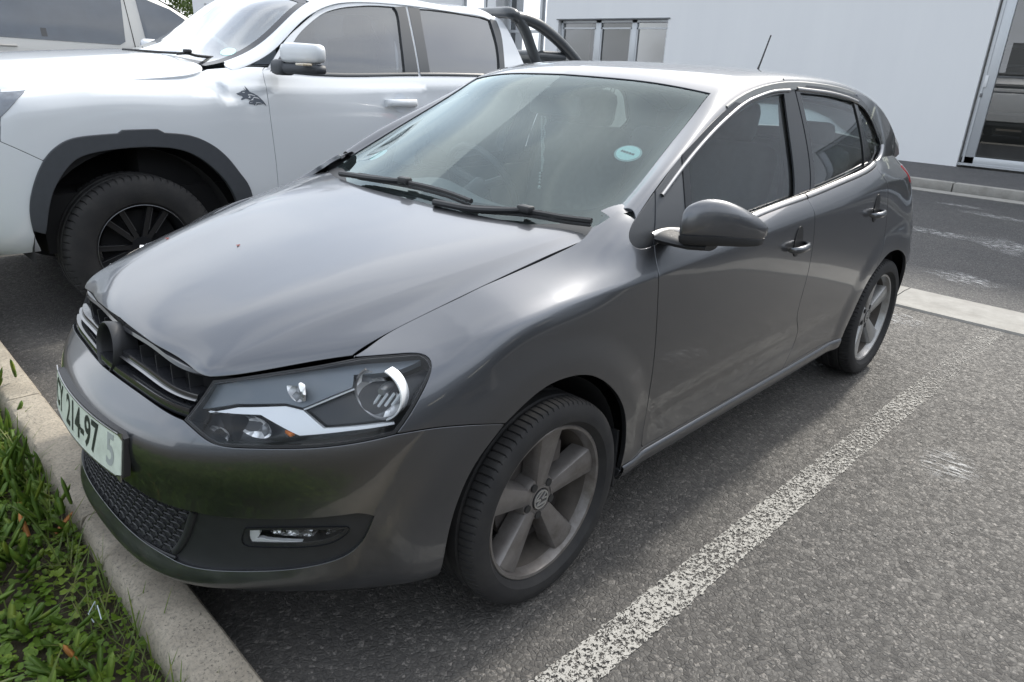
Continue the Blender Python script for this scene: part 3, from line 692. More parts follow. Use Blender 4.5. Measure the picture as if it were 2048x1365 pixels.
# ================================================================== grey hatchback
D={"ARCHF":[[0.9665,1.3866],[1.036,2.0949],[1.0426,3.9486],[1.0625,5.1705],[1.1056,6.0518],[1.1971,6.6446],[1.2842,6.8647],[1.3605,6.9271],[1.4869,6.6566],[1.5893,6.1007],[1.6682,5.4192],[1.7122,4.6891],[1.7362,3.5836],[1.7285,2.5858],[1.7316,2.1213]],"SEAM":[[0.8976,7.6193],[0.9772,7.5678],[1.0847,7.2204],[1.1955,6.64]],"HL":[[0.4641,10.1293],[0.6038,10.2764],[0.7918,10.3973],[0.8894,10.123],[0.9569,9.8533],[0.9759,9.6559],[0.9852,9.4052],[0.9799,9.1974],[0.951,8.6632],[0.9244,8.1537],[0.8976,7.6193],[0.8358,7.5231],[0.7715,7.4445],[0.7067,7.4167],[0.638,7.4286],[0.5677,7.4239],[0.5196,7.4287],[0.4841,7.613],[0.4467,7.9417],[0.4061,8.2259],[0.4127,8.4939],[0.438,9.2385]],"GRB":[[0.4055,8.245],[0.2672,8.5279],[0.1689,8.5855],[0.2,8.25],[0,8.25]],"HOLE":[[0,4.75],[0.2156,5.2183],[0.3305,5.1303],[0.4315,5.1313],[0.489,5.0964],[0.5548,5.1198],[0.6527,5.2085],[0.7495,5.296],[0.8277,5.3784],[0.8575,5.3884],[0.8641,5.248],[0.858,4.9573],[0.8343,4.4246],[0.8078,4.1366],[0.7743,3.9549],[0.7229,3.7778],[0.6371,3.5656],[0.5372,3.4304],[0.4545,3.362],[0.3797,3.3784],[0.3307,3.5262],[0.1881,3.6101],[0,3.35]],"FOG":[[0.5547,4.8215],[0.6395,4.9167],[0.7373,4.9669],[0.8083,4.9435],[0.8116,4.8789],[0.8001,4.7066],[0.7777,4.5422],[0.7452,4.4238],[0.6822,4.353],[0.6192,4.3237],[0.5576,4.2993],[0.5385,4.3322],[0.5366,4.4569]],"DGAP":[[1.7834,9.7216],[1.783,9.5695],[1.7829,8.9508],[1.7928,8.1548],[1.828,5.3179],[1.8432,3.1676]],"BGAP":[[2.7933,10.4586],[2.7964,9.0554],[2.8223,8.2796],[2.8404,6.9029],[2.8323,5.9943],[2.8396,5.2786],[2.9293,4.3603],[2.8958,3.6326],[2.8431,3.0291]],"RGAP":[[3.5178,10.269],[3.5153,9.6475],[3.6056,8.8127],[3.6319,8.2248],[3.6706,6.9114],[3.656,6.1937],[3.6126,5.5118]],"BELT":[[1.783,9.5695],[1.9212,9.803],[2.1422,10.5958],[2.4248,10.3876],[2.7683,10.255],[3.2297,10.2472],[3.4188,10.1375],[3.5193,10.4029]],"ARCHR":[[3.4508,2.8509],[3.4459,3.2706],[3.4867,4.3505],[3.5433,5.0846],[3.6298,5.5414],[3.7236,5.8493],[3.8203,6.0855],[3.9153,6.0333]],"SILLT":[[1.8552,2.9456],[2.9065,2.8314],[3.4184,3.3496]],"BONS":[[0.8018,10.4496],[0.8881,10.7828],[0.971,10.8698],[1.0554,10.8714],[1.1709,10.7862],[1.2996,10.7478],[1.4113,10.7674],[1.507,10.7043],[1.573,10.6002],[1.609,10.5961],[1.6368,10.7086]],"TRI":[[1.6531,10.684],[1.6784,10.6399],[1.7256,10.7728],[1.7601,10.4219],[1.7027,10.1291],[1.6931,9.9969],[1.7015,9.8801],[1.7314,9.698],[1.783,9.5695]],"B_HL":[[0.5199,0.885],[0.5949,1.2944],[0.656,1.5244],[0.7007,1.4762]],"WS_T":[[0.7703,3.5664],[0.7884,4.3306],[0.7972,5.178],[0.7957,5.7582],[0.7948,6.1648]],"WS_S":[[0.7703,3.5664],[0.4752,3.4801],[0.2537,3.3475],[0.0803,3.5023],[0.026,3.5267],[0.0124,3.7759]],"PO":[[0.0354,0.0578],[0.1587,0.0],[0.3271,0.0],[0.623,0.1717],[0.8164,0.4887],[1.0414,0.2048]],"DLO":[[0.1154,2.0966],[0.2329,2.8961],[0.3391,3.4932],[0.4689,4.0393],[0.6289,4.6093],[0.8199,5.1228],[0.9346,5.2687],[1.053,5.3561],[1.2535,5.2987],[1.5178,4.9781],[1.6923,4.6485],[1.8495,4.3194],[1.9314,3.9476],[2.0171,3.1628],[2.1023,1.8919],[2.0965,1.2052],[2.0022,0.4099],[1.9012,0.1341],[1.6686,0.359],[1.1779,0.5089],[0.8181,0.6428],[0.5208,0.7317],[0.3262,0.6155],[0.1899,0.4801],[0.125,0.7398],[0.0786,1.0536],[0.0605,1.2659],[0.063,1.5384]],"TRIV":[[0.3994,3.5708],[0.373,2.7618],[0.3476,0.5605]],"DG2":[[0.2346,2.8727],[0.2157,2.1362],[0.1902,0.768],[0.1913,0.5005]],"BP":[[1.1701,5.2974],[1.123,3.529],[1.0918,0.4528]],"BPR":[[1.2637,5.2866],[1.255,2.9166],[1.234,0.5027]],"RGE":[[1.7967,4.3892],[1.8112,3.3995],[1.822,0.2077]],"QGF":[[1.8358,4.3123],[1.8523,3.312],[1.8799,2.4701],[1.9615,0.4395]],"t_archo":[[1.1403,2.3526],[1.2288,3.5779],[1.3095,4.1189],[1.3885,4.3287],[1.5768,4.3972],[1.599,4.5079],[1.7693,4.5193],[1.8015,4.3822],[1.9428,4.2622],[2.0597,3.8342],[2.1414,3.2988],[2.196,2.8155],[2.2535,2.3827]],"t_archi":[[1.1746,1.3093],[1.2273,2.559],[1.3319,3.4845],[1.4148,3.7872],[1.5754,3.9335],[1.7421,3.9453],[1.872,3.821],[1.9774,3.4791],[2.0928,2.7922],[2.1512,2.2616]],"t_dgap":[[2.4676,9.0],[2.4277,8.8675],[2.4177,7.7565],[2.4152,6.8393],[2.4207,4.5322],[2.4393,2.6565]],"t_bonl":[[0.8859,2.1636],[0.8664,2.5399],[0.8677,3.3371],[0.8859,4.8832],[0.8559,5.4019],[0.7304,6.0]],"t_bonlF":[[1.22,7.5415],[1.278,7.91],[1.4942,7.8093],[1.9571,8.1507],[2.0629,8.6079],[2.1572,9.0]],"t_bonr":[[0.7304,6.0],[0.5761,5.8846],[0.4104,5.5034],[0.2639,5.2039]],"t_bump":[[1.0739,4.2961],[1.2323,3.5767]],"t_hl":[[1.0887,5.3659],[1.126,5.9514],[1.1748,6.8189],[1.2114,7.4903],[1.0982,7.4974]],"t_apo":[[0.273,0.3073],[0.5222,0.4804],[0.8395,0.0],[1.0002,0.446]],"t_api":[[0.1241,3.6745],[0.2565,3.723],[0.3701,3.7806],[0.5143,3.6818],[0.771,2.4991]],"t_w1":[[0.4578,0.5561],[0.6166,2.5437],[0.7114,3.5912],[0.8858,4.836],[1.0089,5.3222],[1.1031,5.5553],[1.4607,5.9552],[1.5033,5.7146],[1.4641,3.4384],[1.4285,1.088]],"t_w2":[[1.6879,5.9582],[1.7848,6.0142],[2.3716,5.7114],[2.3644,3.8149],[2.3475,1.9468],[2.3155,1.2957],[1.6577,1.1232],[1.6649,3.5519]],"t_out":[[0.4476,1.3281],[0.5965,3.0513],[0.7246,4.0731],[0.8985,5.2776],[1.0085,5.7417],[1.583,6.2683],[2.176,6.1612],[2.4354,6.0315],[2.4642,4.941],[2.4247,2.1061],[2.3961,1.2004]],"t_dg2":[[1.5889,6.498],[1.5699,3.8562],[1.5591,1.0559]],"t_dg2F":[[3.5584,8.0217],[3.5798,6.2918],[3.5906,5.7393]],"t_hand":[[3.2159,5.9411],[3.2124,5.5057],[3.5059,5.7964],[3.5042,5.4942],[3.3547,6.2984],[3.347,5.2856]],"t_wolf":[[2.2311,6.5646],[2.2397,6.5885],[2.2596,6.664],[2.2627,6.7289],[2.2747,6.7507],[2.285,6.7272],[2.2731,6.9335],[2.2899,6.742],[2.2907,6.8055],[2.2855,7.0944],[2.2995,6.8534],[2.3109,6.6349],[2.3336,6.4924],[2.3533,6.3404],[2.3701,6.1411],[2.3849,5.9544],[2.3951,5.7797],[2.3998,5.6373],[2.3897,5.7522],[2.3784,5.8369],[2.3866,5.801],[2.3739,5.7799],[2.3502,5.7678],[2.3345,5.707],[2.3424,5.8309],[2.3375,5.8328],[2.3284,5.7116],[2.3208,5.7784],[2.2953,5.8085],[2.2941,5.9077],[2.3054,6.0344],[2.2943,6.132],[2.2804,6.1663],[2.2676,6.1193],[2.2562,6.0779],[2.2501,6.1423],[2.265,6.2569],[2.2605,6.3437],[2.2464,6.4236],[2.2375,6.4523]],"t_wolfw":[[[2.264,6.6466],[2.2802,6.6224],[2.281,6.5925],[2.2702,6.5785]],[[2.2968,6.4466],[2.3183,6.4356],[2.3373,6.3323],[2.3404,6.2943],[2.3175,6.384],[2.3007,6.3924],[2.3103,6.2327],[2.2953,6.1992],[2.3042,6.3051]],[[2.33,6.2514],[2.3513,6.2016],[2.3643,6.0764],[2.3505,6.1475],[2.3304,6.1962],[2.3204,6.0932],[2.3364,6.0211],[2.3273,6.0639],[2.3023,6.0231],[2.317,6.108]],[[2.2953,5.8747],[2.3059,5.9323],[2.3229,5.9299],[2.3066,5.902]],[[2.3372,5.8994],[2.3591,5.8817],[2.3826,5.7824],[2.3587,5.8498],[2.344,5.8619],[2.3422,5.8189]]],"t_bar1":[[-2.931720721999726,-2.3599999999999994,1.7914870612367761],[-3.0183415432729763,-2.3599999999999994,1.756972215612124],[-3.1112242602361926,-2.3599999999999994,1.6674321305477355],[-3.1826475274985704,-2.3599999999999994,1.5583364432682785],[-3.258382261681584,-2.3599999999999994,1.4458372963688257]],"t_bar2":[[-2.979805629813451,-2.3599999999999994,1.7686960010235528],[-3.10420063316805,-2.3599999999999994,1.7630661285441198],[-3.265218490386764,-2.3599999999999994,1.7269752648662626],[-3.480874684664373,-2.3599999999999994,1.637629838507923],[-3.654678123606697,-2.3599999999999994,1.5401595635010445],[-3.7775861696051383,-2.3599999999999994,1.4563305196373137]],"t_wiper":[[-0.4371150106756856,-2.5,1.3815272695816685],[-0.4994735702712967,-2.5,1.3857731622911331],[-0.5563608067362282,-2.5,1.374310629556281],[-0.6960834398412019,-2.5,1.367332107948106]],"t_stk":[[0.2579,4.3718]],"H_UP":[[0.4345,9.8587],[0.591,10.368],[0.7946,10.6685],[0.897,10.3707],[0.9598,10.0846],[0.9769,9.7696],[0.9049,9.621],[0.7991,9.747],[0.7932,9.2112],[0.683,8.6719],[0.6394,8.8543],[0.5231,8.9244],[0.4226,8.6796]],"H_SIL":[[0.4379,8.6809],[0.5234,8.9068],[0.6394,8.8543],[0.683,8.6719],[0.7378,8.05],[0.8949,7.961],[0.8992,7.8248],[0.7955,7.8271],[0.6881,7.7777],[0.6496,8.0672],[0.5849,8.545]],"H_BLK":[[0.683,8.6719],[0.7932,9.2112],[0.7991,9.747],[0.9049,9.621],[0.9769,9.7696],[0.9779,9.4601],[0.9495,8.6202],[0.9005,7.976],[0.7376,8.0608]],"H_BOT":[[0.4379,8.6809],[0.5849,8.545],[0.6496,8.0672],[0.6881,7.7777],[0.7955,7.8271],[0.8993,7.8139],[0.895,7.4976],[0.7668,7.4249],[0.6268,7.4041],[0.5119,7.4073],[0.4626,7.7213],[0.4039,8.2187]],"H_C":[[0.8523,8.9271],[0.6674,9.3783],[0.5691,8.1833],[0.4824,7.8194],[0.661,7.9206]],"G_L":[[0.5515,4.7709],[0.585,4.8044],[0.5791,4.5444],[0.5441,4.2817],[0.5387,4.3356]],"G_B":[[0.5439,4.2654],[0.5804,4.5189],[0.6034,4.4878],[0.7059,4.477],[0.784,4.5547],[0.7396,4.4063],[0.6702,4.3319],[0.5943,4.2817]],"G_M":[[0.6053,4.7516],[0.7117,4.8144],[0.7103,4.4765],[0.6687,4.4933],[0.6088,4.536]],"G_R":[[0.7622,4.8148],[0.807,4.7997],[0.7994,4.5961],[0.7838,4.4969],[0.7454,4.5849]],"G_S":[[0.7219,4.8154],[0.7337,4.8151],[0.7161,4.5627],[0.7122,4.6235]],"SLAT":[[0.0,9.4928],[0.0608,9.4904],[0.1383,9.4699],[0.2486,9.4119],[0.3597,9.3589],[0.4224,9.1293]],"TOPF":[[0.0519,10.3864],[0.2167,10.5684],[0.384,10.7245],[0.4555,10.1918]],"LOWF":[[0.043,8.6266],[0.2001,8.5567],[0.3982,8.2921]],"LOWT":[[0.0545,8.7756],[0.1808,8.8861],[0.3991,8.6611]],"ARCHR2":[[3.7694,5.9486],[3.8897,5.9389],[4.0014,5.6005],[4.0742,5.1653],[4.1343,4.592],[4.1781,3.8679],[4.1994,2.879],[4.2054,1.494]],"DP":[[1.8554,4.45],[2.0569,3.8811],[2.2383,3.1065],[2.4007,2.0317],[2.5256,1.0059],[2.5682,0.4497],[2.5682,0.0]],"STK":[[0.3986,4.4647]],"W1":[[-0.2063,-0.3651,1.0202],[-0.201,-0.0839,1.0333],[-0.2018,0.1105,1.0329],[-0.1963,0.2582,1.0231]],"A1":[[-0.2052,-0.4864,1.0056],[-0.1906,-0.288,1.018],[-0.1961,-0.1256,1.0292],[-0.2074,-0.0923,1.0368]],"W2":[[-0.1752,0.2794,1.01],[-0.2298,0.4575,1.0223],[-0.2609,0.578,1.0213],[-0.2835,0.6613,1.0236]],"A2":[[-0.1484,0.1376,1.0016],[-0.1669,0.2957,1.0043],[-0.2109,0.4217,1.0167],[-0.2353,0.456,1.0254]],"PET":[[0.4769,-0.407,0.8656],[0.3947,-0.089,0.8961]],"STK2":[[-0.3884,-0.5401,1.0919]]}
FLANK_O=lambda o:OffS(FLANK,o)
class OffS:
    def __init__(s,F,o): s.F,s.o,s.U,s.V,s.ucenter=F,o,F.U,F.V,F.ucenter
    def P(s,u,v): return s.F.P(u,v)+s.F.N(u,v)*s.o
    def N(s,u,v): return s.F.N(u,v)
    def jac(s,u,v): return s.F.jac(u,v)
PAINT=paint('grey_metallic_paint',(.112,.118,.130),.95,.32,dirt=.22,dirtcol=(.13,.12,.105),cior=1.5)
BLK=simple('black_plastic',(.018,.019,.021),.5,var=.25,vs=30,bump=.08,bs=700,bd=.0005)
GLOSSBLK=simple('gloss_black',(.02,.021,.024),.16,coat=.4)
RUB=simple('black_rubber',(.022,.022,.023),.72,var=.3,vs=60)
DARK=simple('dark_void',(.006,.006,.007),.9)
CHR=simple('chrome_strip',(.33,.33,.335),.33,metal=1.,var=.1,vs=20)
CHRM=simple('reflector_chrome',(.85,.86,.88),.05,metal=1.)
WGL=glass('windscreen_glass',(.86,.97,.955),1.3,grime_sheen=.022,gcol=(.88,1,1),dcol=(.55,.66,.65))  # teal veil colour stands in for the sky's reflection
SGL=glass('side_glass',(.70,.79,.79),1.5,grime_sheen=.03)
LGL=glass('lens_glass',(.97,.98,.99),.5,grime_sheen=.008)
SAIL=simple('sail_plastic',(.075,.080,.087),.42)
car=empty('hatchback_car','dark grey metallic hatchback with missing front badge, front wheels at the concrete kerb','car')
A=lambda *k:[tuple(q) for q in k]
a=D['ARCHF'];SEAM=D['SEAM'];HL=D['HL'];HB=HL[10:20]
GRB=[(.4061,8.226),(.2672,8.50),(.1,8.60),(0,8.60)]
HOLE=[(0,5.12),(.2156,5.18)]+[tuple(q) for q in D['HOLE'][2:9]]
HOLE2=[tuple(q) for q in D['HOLE'][8:11]]
HOLE3=[tuple(q) for q in D['HOLE'][10:-2]]+[(.1881,3.61),(0,3.66)]
bump_loop=[[(0,0),(.5,0),(1.03,0)],[(1.03,0),(1.034,1.),(1.0369,2.05)],a[1:5]+[(1.197,6.636)],[(1.197,6.636)]+SEAM[::-1][1:],HB,GRB,[(0,8.6),(0,5.12)],HOLE,HOLE2,HOLE3,[(0,3.66),(0,0)]]
bumper=panel('front_bumper',FLANK,bump_loop,PAINT,car,side='B',res=.02)
ins_loop=[HOLE,HOLE2,HOLE3,[(0,3.66),(0,5.12)]]
# black lower insert with a honeycomb middle
_fg=[tuple(q) for q in D['FOG']];panel('bumper_insert',OffS(FLANK,-.010),ins_loop,BLK,car,side='B',pre=-.012,depth=.03,holes=[[_fg[:4],_fg[3:6],_fg[5:11],_fg[10:]+[_fg[0]]]])
# honeycomb grille cells standing proud of the insert
def on_surf(F,u,v,o):
    P=F.P([u],[v])[0];N=F.N([u],[v])[0];return Vector(P+N*o)
G=Geo()
def vat(u,z): # row at a given height on the nose
    lo,hi=2.5,8.
    for _ in range(24):
        m=(lo+hi)/2
        if FLANK.P([u],[m])[0][2]<z: lo=m
        else: hi=m
    return lo
cw,ch=.036,.019
for r_ in range(8):
    z=.292+r_*ch
    for k in range(-11,12):
        s_=(k+(r_%2)*.5)*cw
        umax=.353+.6*(z-.294)
        if abs(s_)>umax-.008: continue
        sg=1 if s_>=0 else -1;pts=[];pin=[]
        for dx,dz in ((-.5,.0),(-.32,.5),(.32,.5),(.5,0),(.32,-.5),(-.32,-.5)):
            uu=s_+dx*cw*1.0;zz=z+dz*ch*.98
            for f,L in ((1.,pts),(.80,pin)):
                u2=s_+dx*cw*f;z2=z+dz*ch*f
                q=on_surf(FLANK,abs(u2),vat(abs(u2),z2),0);L.append((q,u2))
        V=[];
        for L,o in ((pts,-.008),(pin,-.0055),(pin,-.016)):
            for q,u2 in L:
                V.append((q.x+o,q.y*(1 if u2>=0 else -1),q.z))
        G.add(V,[(i,(i+1)%6,6+(i+1)%6,6+i) for i in range(6)]+[(6+i,6+(i+1)%6,12+(i+1)%6,12+i) for i in range(6)])
G.build('grille_mesh',BLK,car,ang=20)
for sd in 'LR': strip('grille_edge',FLANK,[(.352,3.72),(.379,4.1),(.405,4.52),(.434,5.1)],.020,.010,BLK,car,side=sd,off=-.010)
# bow-shaped lips framing the honeycomb
for zt in (.278,.268):
    g=Geo();pp=[]
    for s_ in np.linspace(-.36,.36,41):
        q=on_surf(FLANK,abs(s_),vat(abs(s_),zt+.00*abs(s_)),-.006);pp.append((q.x,q.y*(1 if s_>=0 else -1),q.z))
    g.tube(pp,.004,6).build('grille_lip',BLK,car)
# upper grille recess
gr_loop=[[(0,8.45),(.2,8.42),(.43,8.15)],[(.43,8.15),(.47,9.2),(.50,10.4)],[(.50,10.4),(.25,10.8),(0,10.9)],[(0,10.9),(0,8.45)]]
panel('grille_backing',OffS(FLANK,-.055),gr_loop,DARK,car,side='B',rim=False)
def bar(name,vfun,u1,hz,dep,front,m,umin=0.):
    """a horizontal grille blade: rounded nose and flat top running back"""
    us=np.concatenate([-np.linspace(u1,umin,22),np.linspace(umin,u1,22)[1 if umin==0 else 0:]]);secs=[]
    for s_ in us:
        v=vfun(abs(s_));q=on_surf(FLANK,abs(s_),v,front);n=FLANK.N([abs(s_)],[v])[0];n=Vector((n[0],n[1],0)).normalized()
        y=q.y*(1 if s_>0 else -1);nn=Vector((n.x,n.y*(1 if s_>0 else -1),0))
        c=Vector((q.x,y,q.z));pr=[(0,0),(-.004,hz*.5),(-.012,hz*.55),(-dep,hz*.35),(-dep,-hz*.4),(-.012,-hz*.5),(-.004,-hz*.45)]
        secs.append([c+nn*d_+Vector((0,0,h_)) for d_,h_ in pr])
    if umin>0:
        h=len(secs)//2;g=Geo();g.loft(secs[:h]);g.loft(secs[h:])
    else: g=Geo().loft(secs)
    return g.build(name,m,car,ang=50)
bar('grille_slat',lambda u:9.50-.35*(u/.42)**2,.425,.020,.05,-.004,GLOSSBLK,umin=.062)
bar('grille_trim',lambda u:9.42-.35*(u/.42)**2,.425,.0030,.008,.0010,CHR,umin=.062)
bar('grille_frame',lambda u:10.62-.15*(u/.42)**2,.44,.014,.045,-.006,GLOSSBLK)
bar('grille_frame',lambda u:8.72-.25*(u/.42)**2,.415,.026,.05,-.002,GLOSSBLK)
for s_ in (-.37,-.29,-.21,-.13,.13,.21,.29,.37):
    g=Geo()
    q0=on_surf(FLANK,abs(s_),8.9,-.03);q1=on_surf(FLANK,abs(s_),10.5,-.03);sy=1 if s_>0 else -1
    g.box(((q0.x+q1.x)/2-.01,(q0.y+q1.y)/2*sy,(q0.z+q1.z)/2),(.03,.004,abs(q1.z-q0.z)))
    g.build('grille_rib',BLK,car)
# empty badge ring
bc=Vector((.794,0,.708));bt=Matrix.Rotation(R(-10),4,'Y')
g=Geo();g.rev([(.060,-.050),(.066,-.01),(.0665,.006),(.0635,.010),(.0595,.008),(.057,-.002),(.055,-.035)],48,'x')
o=g.build('badge_ring',BLK,car,ang=50);o.matrix_local=Matrix.Translation(bc)@bt
g=Geo();g.rev([(.056,-.034),(.0,-.034)],40,'x')
for k in range(-8,9):
    h=math.sqrt(max(.055**2-(k*.006)**2,0))
    g.box((-.031,0,k*.006),(.004,2*h,.0022))
o=g.build('badge_backing',BLK,car,ang=30);o.matrix_local=Matrix.Translation(bc)@bt
# number plate
def plate_pt(y,z,o=0.):
    k=(z-.532)/.055
    return Vector((.893-.33*y*y-.009*k+o,y,z))
def bent(name,y0,y1,z0,z1,m,o,th,par,n=24,rad=.01):
    V=[];F_=[]
    ys=np.linspace(y0,y1,n)
    secs=[]
    for y in ys:
        e=min(y-y0,y1-y);c=0 if e>rad else rad-math.sqrt(max(rad*rad-(rad-e)**2,0))
        secs.append([plate_pt(y,z0+c,o),plate_pt(y,z1-c,o),plate_pt(y,z1-c,o-th),plate_pt(y,z0+c,o-th)])
    return Geo().loft(secs).build(name,m,par,ang=30)
plate=bent('number_plate',-.262,.262,.474,.590,simple('plate_frame',(.02,.02,.022),.45,var=.2),.0,.016,car)
PW=MB_('plate_white');n_=PW.noise(18,5,.7);PW.set(Base_Color=PW.mix(PW.ramp(n_,[(.45,0.),(.75,.6)]),(.62,.68,.60),(.36,.40,.34)),Roughness=.38)
bent('plate_face',-.254,.254,.481,.583,PW.m,.0018,.003,plate,rad=.007)
PT=simple('plate_letters',(.015,.022,.02),.5);PF=simple('plate_letters_faded',(.34,.37,.36),.5)
def plate_text(s_,yc,size,m,nm,w=None):
    V,F_=text_mesh(s_,size,.0022,.80,nm)
    me=Geo();VV=[]
    for x,y,z in V: VV.append(plate_pt(yc+x,.531+y*1.06,.0026))
    me.add(VV,F_);return me.build(nm,m,plate,smooth=False,fix=False)
V_,_=text_mesh('0',.1);
plate_text('CY',-.192,.100,PT,'plate_letters');plate_text('214-97',.022,.106,PT,'plate_digits');plate_text('5',.205,.106,PF,'plate_digit_faded')
bent('plate_border',-.256,.256,.583,.586,CHR,.003,.003,plate);bent('plate_border',-.256,.256,.478,.481,CHR,.003,.003,plate)
# panels on both sides
for sd in 'LR':
    fen=[SEAM,[(1.197,6.636)]+a[6:14]+[(1.7343,2.35)],[(1.7343,2.35),(1.79,2.7),(1.8577,2.92)],D['DGAP'][::-1][:-1]+[(1.7948,9.7361)],[(1.7948,9.7361)]+D['TRI'][::-1][1:6],[D['TRI'][3],D['TRI'][2]],[D['TRI'][2],D['TRI'][1],D['TRI'][0],D['BONS'][-1]],D['BONS'][::-1],[(.7993,10.4176)]+HL[3:11]]
    panel('front_fender',FLANK,fen,PAINT,car,side=sd,res=.02)
    BF=[(1.7948,9.7361),(1.90,10.02),(2.05,10.22),(2.25,10.32),(2.5,10.34),(2.79,10.27)]
    BG=[(2.79,10.27)]+D['BGAP'][1:-1]+[(2.86,2.83)]
    ST1=[(2.86,2.83),(2.4,2.86),(1.8577,2.92)]
    dr=panel('front_door',FLANK,[BF,BG,ST1,D['DGAP'][::-1][:-1]+[(1.7948,9.7361)]],PAINT,car,side=sd,res=.022)
    BR=[(2.79,10.27),(3.1,10.27),(3.33,10.24),(3.46,10.32),(3.53,10.5)]
    RG=[(3.53,10.5),(3.5195,10.27),(3.55,9.6),(3.6002,8.8126),(3.6271,8.2257),(3.66,7.4),(3.674,6.9),(3.6575,6.19),(3.633,5.52)]
    rd=panel('rear_door',FLANK,[BR,RG,[(3.633,5.52)]+D['ARCHR'][:4][::-1],[D['ARCHR'][0],(3.2,3.0),(2.86,2.83)],BG[::-1]],PAINT,car,side=sd,res=.022)
    panel('rear_quarter',FLANK,[RG[::-1],[(3.53,10.5),(3.53,11)],[(3.53,11),(FLANK.U,11)],[(FLANK.U,11),(FLANK.U,0)],[(FLANK.U,0),(4.21,0)],[(4.21,0)]+D['ARCHR2'][::-1]+[(3.7,5.75),(3.633,5.52)]],PAINT,car,side=sd,res=.028)
    panel('sill',FLANK,[[(1.7343,2.35),(1.79,2.7),(1.8577,2.92)],ST1[::-1],[(2.86,2.83),(3.2,3.0),D['ARCHR'][0]],[D['ARCHR'][0],(3.44,1.5),(3.44,0)],[(3.44,0),(1.72,0)],[(1.72,0),(1.7343,2.35)]],PAINT,car,side=sd,res=.03)
    # raised sill ledge
    strip('sill_ledge',FLANK,[(1.738,2.12),(2.4,2.18),(3.0,2.18),(3.43,2.45)],.058,.009,PAINT,car,side=sd)
    # belt chrome
    strip('belt_trim',FLANK,[(1.80,9.98),(1.92,10.25),(2.05,10.44),(2.25,10.56),(2.5,10.6),(2.785,10.56)],.025,.006,CHR,car,side=sd)
    strip('belt_trim',FLANK,[(2.795,10.56),(3.1,10.56),(3.33,10.52),(3.46,10.62),(3.54,10.8)],.025,.006,CHR,car,side=sd)
    # ---- glass house
    DL=[tuple(q) for q in D['DLO']]
    BPf=[(u+.018,v) for u,v in D['BP']];BPr=[(u-.018,v) for u,v in D['BPR']]
    top1=[(.3994,3.78)]+DL[3:8]+[(BPf[0][0],5.335)]
    fdl=[top1,[(BPf[0][0],5.335)]+BPf[1:],[BPf[2],(.7,.45),(.3476,.45)],[(.3476,.45),(.373,2.76),(.3994,3.78)]]
    rings('window_frame',SIDE,fdl,.0,.034,GLOSSBLK,car,off=.001,side=sd)
    strip('window_trim',SIDE,[(q[0]+.013,q[1]-.19) for q in [(.243,2.90),(.3391,3.45)]+DL[3:8]+[(BPf[0][0]-.008,5.30)]],.013,.006,CHR,car,side=sd,off=.002)
    gl=panel('front_window',OffS(SIDE,-.010),fdl,SGL,car,side=sd,pre=.028,rim=False,res=.04)
    top2=[(BPr[0][0],5.31)]+DL[9:11]+[(1.8441,4.3255)]
    rq=[DL[11],(1.94,3.85),(2.0031,3.1806),(2.06,2.3),(2.0792,1.9363)]
    rdl=[top2+rq[1:3]+[rq[4]],[(2.0792,1.9363),(2.0728,1.2616),(1.9867,.4558)],[(1.9867,.4558),(BPr[2][0],.45)],[BPr[2],BPr[1],(BPr[0][0],5.31)]]
    rings('window_frame',SIDE,rdl,.0,.032,GLOSSBLK,car,off=.001,side=sd)
    strip('window_trim',SIDE,[(q[0]+.004,q[1]-.20) for q in [(BPr[0][0]+.008,5.32)]+DL[9:11]+[(1.82,4.33)]],.015,.006,CHR,car,side=sd,off=.002)
    strip('window_trim',SIDE,[(q[0]-.012,q[1]) for q in [(2.085,1.75),(2.0728,1.2616),(2.03,.8),(1.96,.62)]],.024,.008,CHR,car,side=sd,off=.002)
    panel('rear_window',OffS(SIDE,-.010),rdl,SGL,car,side=sd,pre=.027,rim=False,res=.04)
    panel('window_divider',SIDE,[[(1.7928,4.40),(1.8068,3.4),(1.8163,.4)],[(1.8163,.4),(1.94,.4)],[(1.94,.4),(1.8731,2.48),(1.8467,3.32),(1.8308,4.30)],[(1.8308,4.30),(1.7928,4.40)]],GLOSSBLK,car,side=sd,off=-.004,depth=.01)
    panel('b_pillar',SIDE,[[(BPf[0][0],5.36),(BPr[0][0],5.33)],BPr[:1]+[(1.255,2.9),(1.22,.4)][:0]+BPr[1:],[BPr[2],BPf[2]],BPf[::-1]],GLOSSBLK,car,side=sd,gap=.002,off=-.001)
    # window sail panel: fixed front piece and the door piece
    D2=[(.2346,2.8727),(.2157,2.1362),(.1902,.768),(.1913,.5)]
    panel('sail_panel',SIDE,[[(.0605,1.2659),(.063,1.5384),(.1154,2.0966),(.2346,2.90)],D2,[D2[-1],(.125,.7398),(.0786,1.0536),(.0605,1.2659)]],SAIL,car,side=sd,off=-.003)
    panel('sail_panel',SIDE,[[(.2346,2.90),(.3391,3.4932),(.3994,3.79)],[(.3994,3.79),(.373,2.76),(.3476,.45)],[(.3476,.45),(.1913,.5)],D2[::-1]],SAIL,car,side=sd,off=-.001)
    panel('c_pillar',SIDE,[D['DP'][:5],D['DP'][4:],[D['DP'][-1],(1.9867,.3)],[(1.9867,.3),(1.9867,.4558),(2.0728,1.2616),(2.0792,1.9363)],[(2.0792,1.9363)]+rq[::-1][2:],[DL[11],D['DP'][0]]],PAINT,car,side=sd,off=.0,gap=.001,res=.03)
